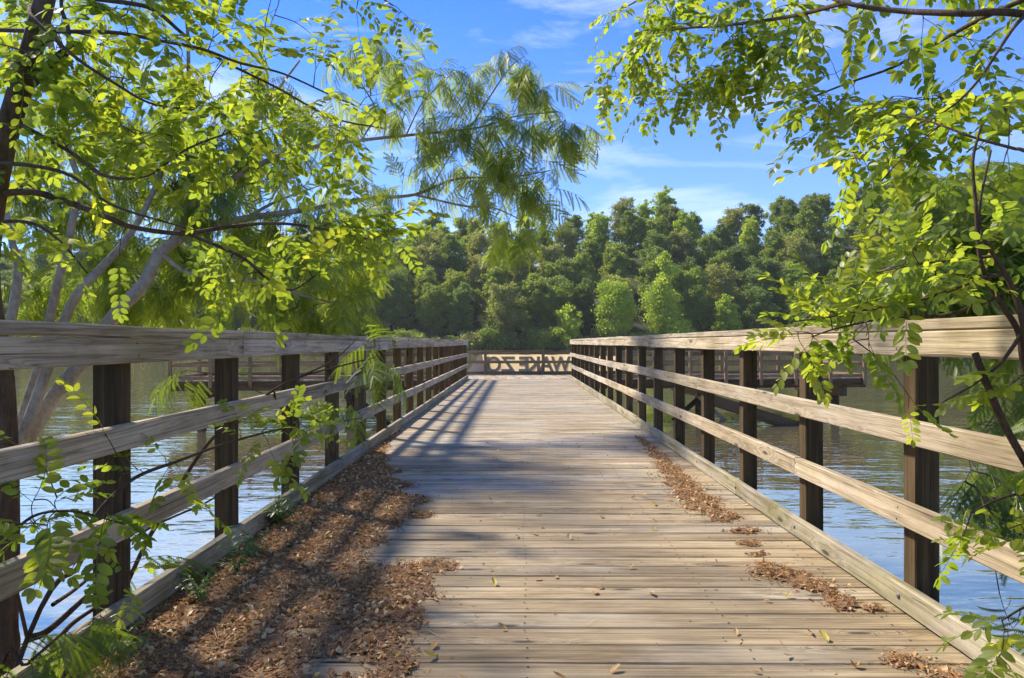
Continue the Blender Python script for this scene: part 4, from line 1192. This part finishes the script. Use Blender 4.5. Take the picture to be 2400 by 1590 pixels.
MASS6 = [(1900, 735, 2.2, 60, 25, 0.1, 4, 2), (1980, 735, 2.15, 70, 25, 0.1, 5, 2), (2060, 720, 2.1, 80, 30, 0.1, 5, 2), (1870, 775, 2.2, 40, 20, 0.08, 3, 2), (1960, 680, 2.2, 60, 25, 0.1, 2, 2), (2100, 660, 2, 80, 35, 0.1, 4, 2), (2220, 650, 1.9, 70, 40, 0.1, 4, 2), (2130, 580, 2, 70, 35, 0.1, 3, 2), (2260, 560, 1.9, 60, 40, 0.1, 3, 2), (2050, 580, 2.1, 50, 30, 0.1, 2, 2), (2300, 480, 1.95, 50, 40, 0.1, 2, 2), (2000, 800, 2.1, 60, 12, 0.08, 3, 1), (2340, 600, 1.85, 30, 60, 0.08, 2, 2),
    (2300, 1190, 1.9, 50, 35, 0.1, 3, 2), (2340, 1250, 1.9, 30, 30, 0.08, 2, 2), (2330, 1450, 1.75, 30, 60, 0.08, 3, 2), (2240, 1250, 1.9, 30, 12, 0.06, 2, 1), (2085, 925, 2.3, 30, 20, 0.1, 2, 1), (2350, 880, 1.9, 30, 40, 0.1, 2, 2), (2300, 1530, 1.7, 40, 20, 0.06, 2, 2)]
for (x, y, d, a, b_, rd, n, per) in MASS6:
    T6.mass(D(x, y, d), (a * K, b_ * K), rd, n, per)
T6.finish()
print("LEAVES", n1, n2, n4)

# ------------------------------------------------------------------ dead leaves on the deck
M_LITTER, tl_ = new_mat("dead_leaf")
g = G(tl_)
at = g.n("ShaderNodeAttribute", attribute_name="tint", attribute_type='GEOMETRY')
lc = g.ramp(at.outputs["Fac"], [(0.0, (0.085, 0.042, 0.020)), (0.25, (0.24, 0.115, 0.046)), (0.50, (0.42, 0.22, 0.082)), (0.75, (0.55, 0.31, 0.11)), (0.95, (0.66, 0.49, 0.27)), (1.0, (0.52, 0.43, 0.07))])
ld = g.n("ShaderNodeBsdfDiffuse", {"Color": lc})
lt_ = g.n("ShaderNodeBsdfTranslucent", {"Color": lc})
lg = g.n("ShaderNodeBsdfGlossy", {"Roughness": 0.5})
m1_ = g.n("ShaderNodeMixShader", {0: 0.2, 1: ld.outputs[0], 2: lt_.outputs[0]})
g.n("ShaderNodeOutputMaterial", {0: g.n("ShaderNodeMixShader", {0: 0.04, 1: m1_.outputs[0], 2: lg.outputs[0]}).outputs[0]})
M_MOULD, tm_ = new_mat("leaf_mould")
g = G(tm_)
mp_ = g.n("ShaderNodeNewGeometry").outputs["Position"]
mn = g.n("ShaderNodeTexNoise", {"Vector": mp_, "Scale": 60.0, "Detail": 6.0, "Roughness": 0.75}).outputs["Fac"]
mc = g.ramp(mn, [(0.3, (0.065, 0.036, 0.019)), (0.5, (0.18, 0.098, 0.046)), (0.7, (0.36, 0.21, 0.10))])
mbp = g.n("ShaderNodeBump", {"Strength": 0.9, "Distance": 0.006, "Height": mn})
g.n("ShaderNodeOutputMaterial", {0: g.n("ShaderNodeBsdfPrincipled", {"Base Color": mc, "Roughness": 0.95, "Normal": mbp.outputs[0]}).outputs[0]})

lr = np.random.default_rng(77)
EDGE_Y = [0.5, 1.7, 2.2, 2.7, 3.1, 3.35, 3.6, 3.9, 4.3, 4.8, 5.4, 6.0, 6.6, 7.3, 8.2, 9.5]
EDGE_X = [-.45, -.42, -.40, -.33, -.36, -.34, -.62, -.66, -.58, -.66, -.86, -1.02, -1.20, -1.29, -1.335, -1.352]
def n2d(x, y, k=1.0):
    return (np.sin(x * 9.1 * k + 1.3 * np.sin(y * 7.3 * k)) + np.sin(y * 11.7 * k + 2.1 * np.sin(x * 5.9 * k) + 2) + np.sin((x + y) * 17.3 * k)) / 3.0
def cover_left(x, y):
    """1 deep in the drift, 0 on open boards"""
    e = np.interp(y, EDGE_Y, EDGE_X)
    w = 0.05 + 0.10 * np.clip((e + 1.36), 0, 1)
    c = np.clip((e - x) / w + 0.5 + 0.9 * n2d(x, y), 0, 1)
    hole = np.exp(-((x + .56) / .20) ** 2 - ((y - 3.52) / .22) ** 2) + 0.75 * np.exp(-((x + .55) / .16) ** 2 - ((y - 2.28) / .10) ** 2) + 0.6 * np.exp(-((x + .75) / .10) ** 2 - ((y - 2.55) / .08) ** 2)
    return np.clip(c - 1.25 * hole, 0, 1)
PILES = [(1.27, 7.3, .06, .5), (1.24, 6.5, .08, .5), (1.20, 5.8, .10, .45), (1.16, 5.2, .13, .40), (1.14, 4.7, .14, .35), (1.17, 4.35, .12, .2), (1.20, 3.93, .10, .07), (1.16, 3.68, .07, .05), (1.14, 3.22, .12, .12), (1.22, 3.05, .09, .10), (1.24, 2.86, .08, .09), (1.33, 2.78, .05, .05), (1.22, 2.33, .07, .05), (1.30, 2.22, .07, .07), (1.12, 3.5, .06, .03)]
def cover_right(x, y):
    c = np.zeros_like(x)
    for a, b, sx, sy in PILES:
        c = np.maximum(c, 1.3 * np.exp(-((x - a) / (sx * 0.8)) ** 2 - ((y - b) / (sy * 0.9)) ** 2))
    return np.clip(c + 0.35 * n2d(x, y, 1.4) * (c > 0.12), 0, 1)

def curl_piece(n, r, length, width, curl):
    """n curled strips of 4 cross-sections; returns verts (n,8,3)"""
    t = np.linspace(-0.5, 0.5, 4)
    ln = length[:, None]
    bend = curl[:, None]
    x = ln * t * (1 - 0.25 * np.abs(bend))
    z = bend * ln * (t ** 2) * 1.6
    w = width[:, None] * np.array([0.35, 1.0, 0.85, 0.12])
    cup = width[:, None] * 0.35 * np.array([0.2, 1, 1, 0.1]) * r.uniform(-.6, 1.2, (n, 1))
    a = np.stack([x, w / 2, z + cup], -1)
    b = np.stack([x, -w / 2, z + cup * r.uniform(0.2, 1.0, (n, 1))], -1)
    return np.concatenate([a, b], axis=1)

def scatter(name, pts, z0, r, parent=None, big=0.10, **props):
    n = len(pts)
    isbig = r.random(n) < big
    length = np.where(isbig, r.uniform(.022, .040, n), r.uniform(.007, .021, n))
    width = length * np.where(isbig, r.uniform(.3, .55, n), r.uniform(.2, .42, n))
    stem = r.random(n) < 0.13
    length = np.where(stem, r.uniform(.05, .13, n), length)
    width = np.where(stem, 0.0022, width)
    curl = np.where(stem, r.uniform(-.15, .25, n), r.normal(0.25, 0.5, n))
    v = curl_piece(n, r, length, width, curl)
    if True:
        v[:, :, 1] += (r.uniform(-.35, .35, n) * length)[:, None] * (v[:, :, 0] / length[:, None]) ** 2
    yaw, pit, rol = r.uniform(0, 2 * math.pi, n), np.where(stem, r.normal(0, .05, n), r.normal(0, .30, n)), np.where(stem, 0, r.normal(0, .6, n))
    cy, sy_, cp, sp_, cr, sr = np.cos(yaw), np.sin(yaw), np.cos(pit), np.sin(pit), np.cos(rol), np.sin(rol)
    x, y, z = v[..., 0], v[..., 1], v[..., 2]
    y, z = y * cr[:, None] - z * sr[:, None], y * sr[:, None] + z * cr[:, None]
    x, z = x * cp[:, None] + z * sp_[:, None], -x * sp_[:, None] + z * cp[:, None]
    x, y = x * cy[:, None] - y * sy_[:, None], x * sy_[:, None] + y * cy[:, None]
    z = z - z.min(axis=1)[:, None] + z0[:, None]
    v = np.stack([x + pts[:, 0][:, None], y + pts[:, 1][:, None], z], -1).reshape(-1, 3)
    i0 = (np.arange(n) * 8)[:, None]
    f = np.concatenate([np.concatenate([i0 + k, i0 + k + 1, i0 + 5 + k, i0 + 4 + k], 1) for k in range(3)])
    tint = np.clip(r.beta(1.5, 2.0, n) + isbig * 0.25, 0, 0.96)
    tint[r.random(n) < 0.012] = 1.0
    tint = np.where(stem, r.uniform(.5, .9, n), tint)
    return link(name, mesh_np(name, v, f, M_LITTER, np.repeat(tint, 8), smooth=True), parent, **props)

def drift(label, cover, x0, x1, y0, y1, n, hmax, seed, big):
    r = np.random.default_rng(seed)
    root = thing("leaf_litter", label, "leaf litter", (0, 0, 0), kind="stuff")
    # low bed of leaf mould under the loose pieces
    gx, gy = np.arange(x0, x1, 0.022), np.arange(y0, y1, 0.03)
    X, Y = np.meshgrid(gx, gy)
    C = cover(X, Y)
    Z = 0.003 + hmax * np.clip(C - 0.35, 0, 1) + 0.0035 * n2d(X, Y, 5.0) * C
    idx = np.arange(X.size).reshape(X.shape)
    keep = (C[:-1, :-1] > .42) & (C[1:, :-1] > .42) & (C[:-1, 1:] > .42) & (C[1:, 1:] > .42)
    q = np.stack([idx[:-1, :-1], idx[:-1, 1:], idx[1:, 1:], idx[1:, :-1]], -1)[keep]
    used = np.unique(q)
    remap = np.zeros(X.size, int)
    remap[used] = np.arange(len(used))
    V = np.stack([X.ravel(), Y.ravel(), Z.ravel()], 1)[used]
    link("mould_bed", mesh_np("mould_bed", V, remap[q], M_MOULD, smooth=True), root, kind="stuff")
    p = np.column_stack([r.uniform(x0, x1, n), r.uniform(y0, y1, n)])
    c = cover(p[:, 0], p[:, 1])
    k = r.random(n) < c ** 1.3
    p, c = p[k], c[k]
    z = 0.002 + hmax * np.clip(c - .35, 0, 1) * r.uniform(0.5, 1.15, len(c))
    scatter("dead_leaves", p, z, r, root, big, kind="stuff")
    return root
drift("deep drift of brown dead leaves along the shaded railing's kerb", cover_left, XL + .002, -0.1, 1.5, 8.4, 125000, 0.005, 5, 0.12)
drift("curled brown dead leaves piled in patches against the sunlit railing's kerb", cover_right, 0.9, XR - .002, 1.9, 8.6, 52000, 0.010, 6, 0.06)

# crumbs of litter caught on the open boards
r = np.random.default_rng(8)
n = 900
p = np.column_stack([r.uniform(-1.3, 1.38, n), 1.9 + 13 * r.random(n) ** 1.6])
link_o = scatter("leaf_crumbs", p, np.full(n, 0.001), r, None, 0.02, kind="stuff", label="tiny leaf crumbs and bits scattered over the open boards", category="leaf litter")

# single fallen leaves one can pick out
def fallen_mesh(seed):
    r = np.random.default_rng(seed)
    v, f = leaflet(0.040 * r.uniform(.8, 1.15), 0.019 * r.uniform(.7, 1.2), fold=r.uniform(.3, 1.0), curl=r.uniform(-.5, .1))
    v[:, 1] += 0.25 * v[:, 0] ** 2 / 0.04 * r.uniform(-1, 1)
    v[:, 2] -= v[:, 2].min() - 0.0015
    return mesh_np("fallen_leaf", v, f, M_LITTER, np.full(len(v), [0.45, 0.6, 0.78, 0.9, 1.0, 0.85][seed % 6]), smooth=True)
FALL = [fallen_mesh(k) for k in range(6)]
fr2 = random.Random(5)
spots = []
while len(spots) < 70:
    y = 2.05 + 5.5 * fr2.random() ** 1.5
    x = fr2.uniform(-0.35, 1.1)
    spots.append((x, y))
for k, (x, y) in enumerate(spots):
    o = link("fallen_leaf", FALL[k % 6], None, label="single curled dry leaflet lying on the open boards", category="leaf", group="single leaves on the open boards")
    o.location = (x, y, 0.0015)
    o.rotation_euler = (fr2.uniform(-.1, .1), fr2.uniform(-.1, .1), fr2.uniform(0, 6.28))
    o.scale = [fr2.uniform(.7, 1.15)] * 3

# ------------------------------------------------------------------ weeds at the foot of the shaded kerb
def weed(label, x, y, h, n, seed):
    r = np.random.default_rng(seed)
    root = thing("weed", label, "weed", (x, y, 0.005))
    st, lv, lt, o_ = [], [], [], 0
    vs, fs = [], []
    for k in range(n):
        a = r.uniform(0, 2 * math.pi)
        tip = np.array([math.cos(a) * h * r.uniform(.3, .9), math.sin(a) * h * r.uniform(.3, .9), h * r.uniform(.35, 1.0)])
        if x + tip[0] < XL + 0.01:
            tip[0] = abs(tip[0])
        p = spline([np.zeros(3), tip * np.array([.35, .35, .65]), tip], 4)
        st.append(tube(p, np.linspace(.0016, .0007, len(p)), 4))
        for q in np.linspace(0.3, 1.0, 6):
            i_ = min(len(p) - 1, int(q * (len(p) - 1)))
            for sg in (1, -1):
                v, f = leaflet(h * r.uniform(.16, .30), h * r.uniform(.05, .08), curl=.2)
                m = rotm('Z', a + sg * r.uniform(.5, 1.3)) @ rotm('Y', r.uniform(-.5, .5))
                vs.append(v @ m.T + p[i_])
                fs.append(f + o_)
                o_ += len(v)
    v, f = merge(st)
    link("stems", mesh_np("stems", v, f, M_WEED, np.full(len(v), .3)), root)
    V = np.vstack(vs)
    link("leaves", mesh_np("leaves", V, np.vstack(fs), M_WEED, r.uniform(0, 1, len(V) // 11).repeat(11)), root)
weed("bushiest green weed against the shaded kerb beside the second post", -1.33, 4.05, .21, 14, 1)
weed("low green weed in the leaf drift nearer than the bushiest weed", -1.22, 3.45, .15, 10, 2)
weed("yellowish green weed in the leaf drift between two smaller weeds", -1.22, 3.20, .14, 9, 3)
weed("small green weed low in the drift just behind the first post", -1.24, 2.85, .12, 9, 4)
weed("tuft of green weed at the kerb nearest the camera", -1.27, 2.35, .13, 8, 5)
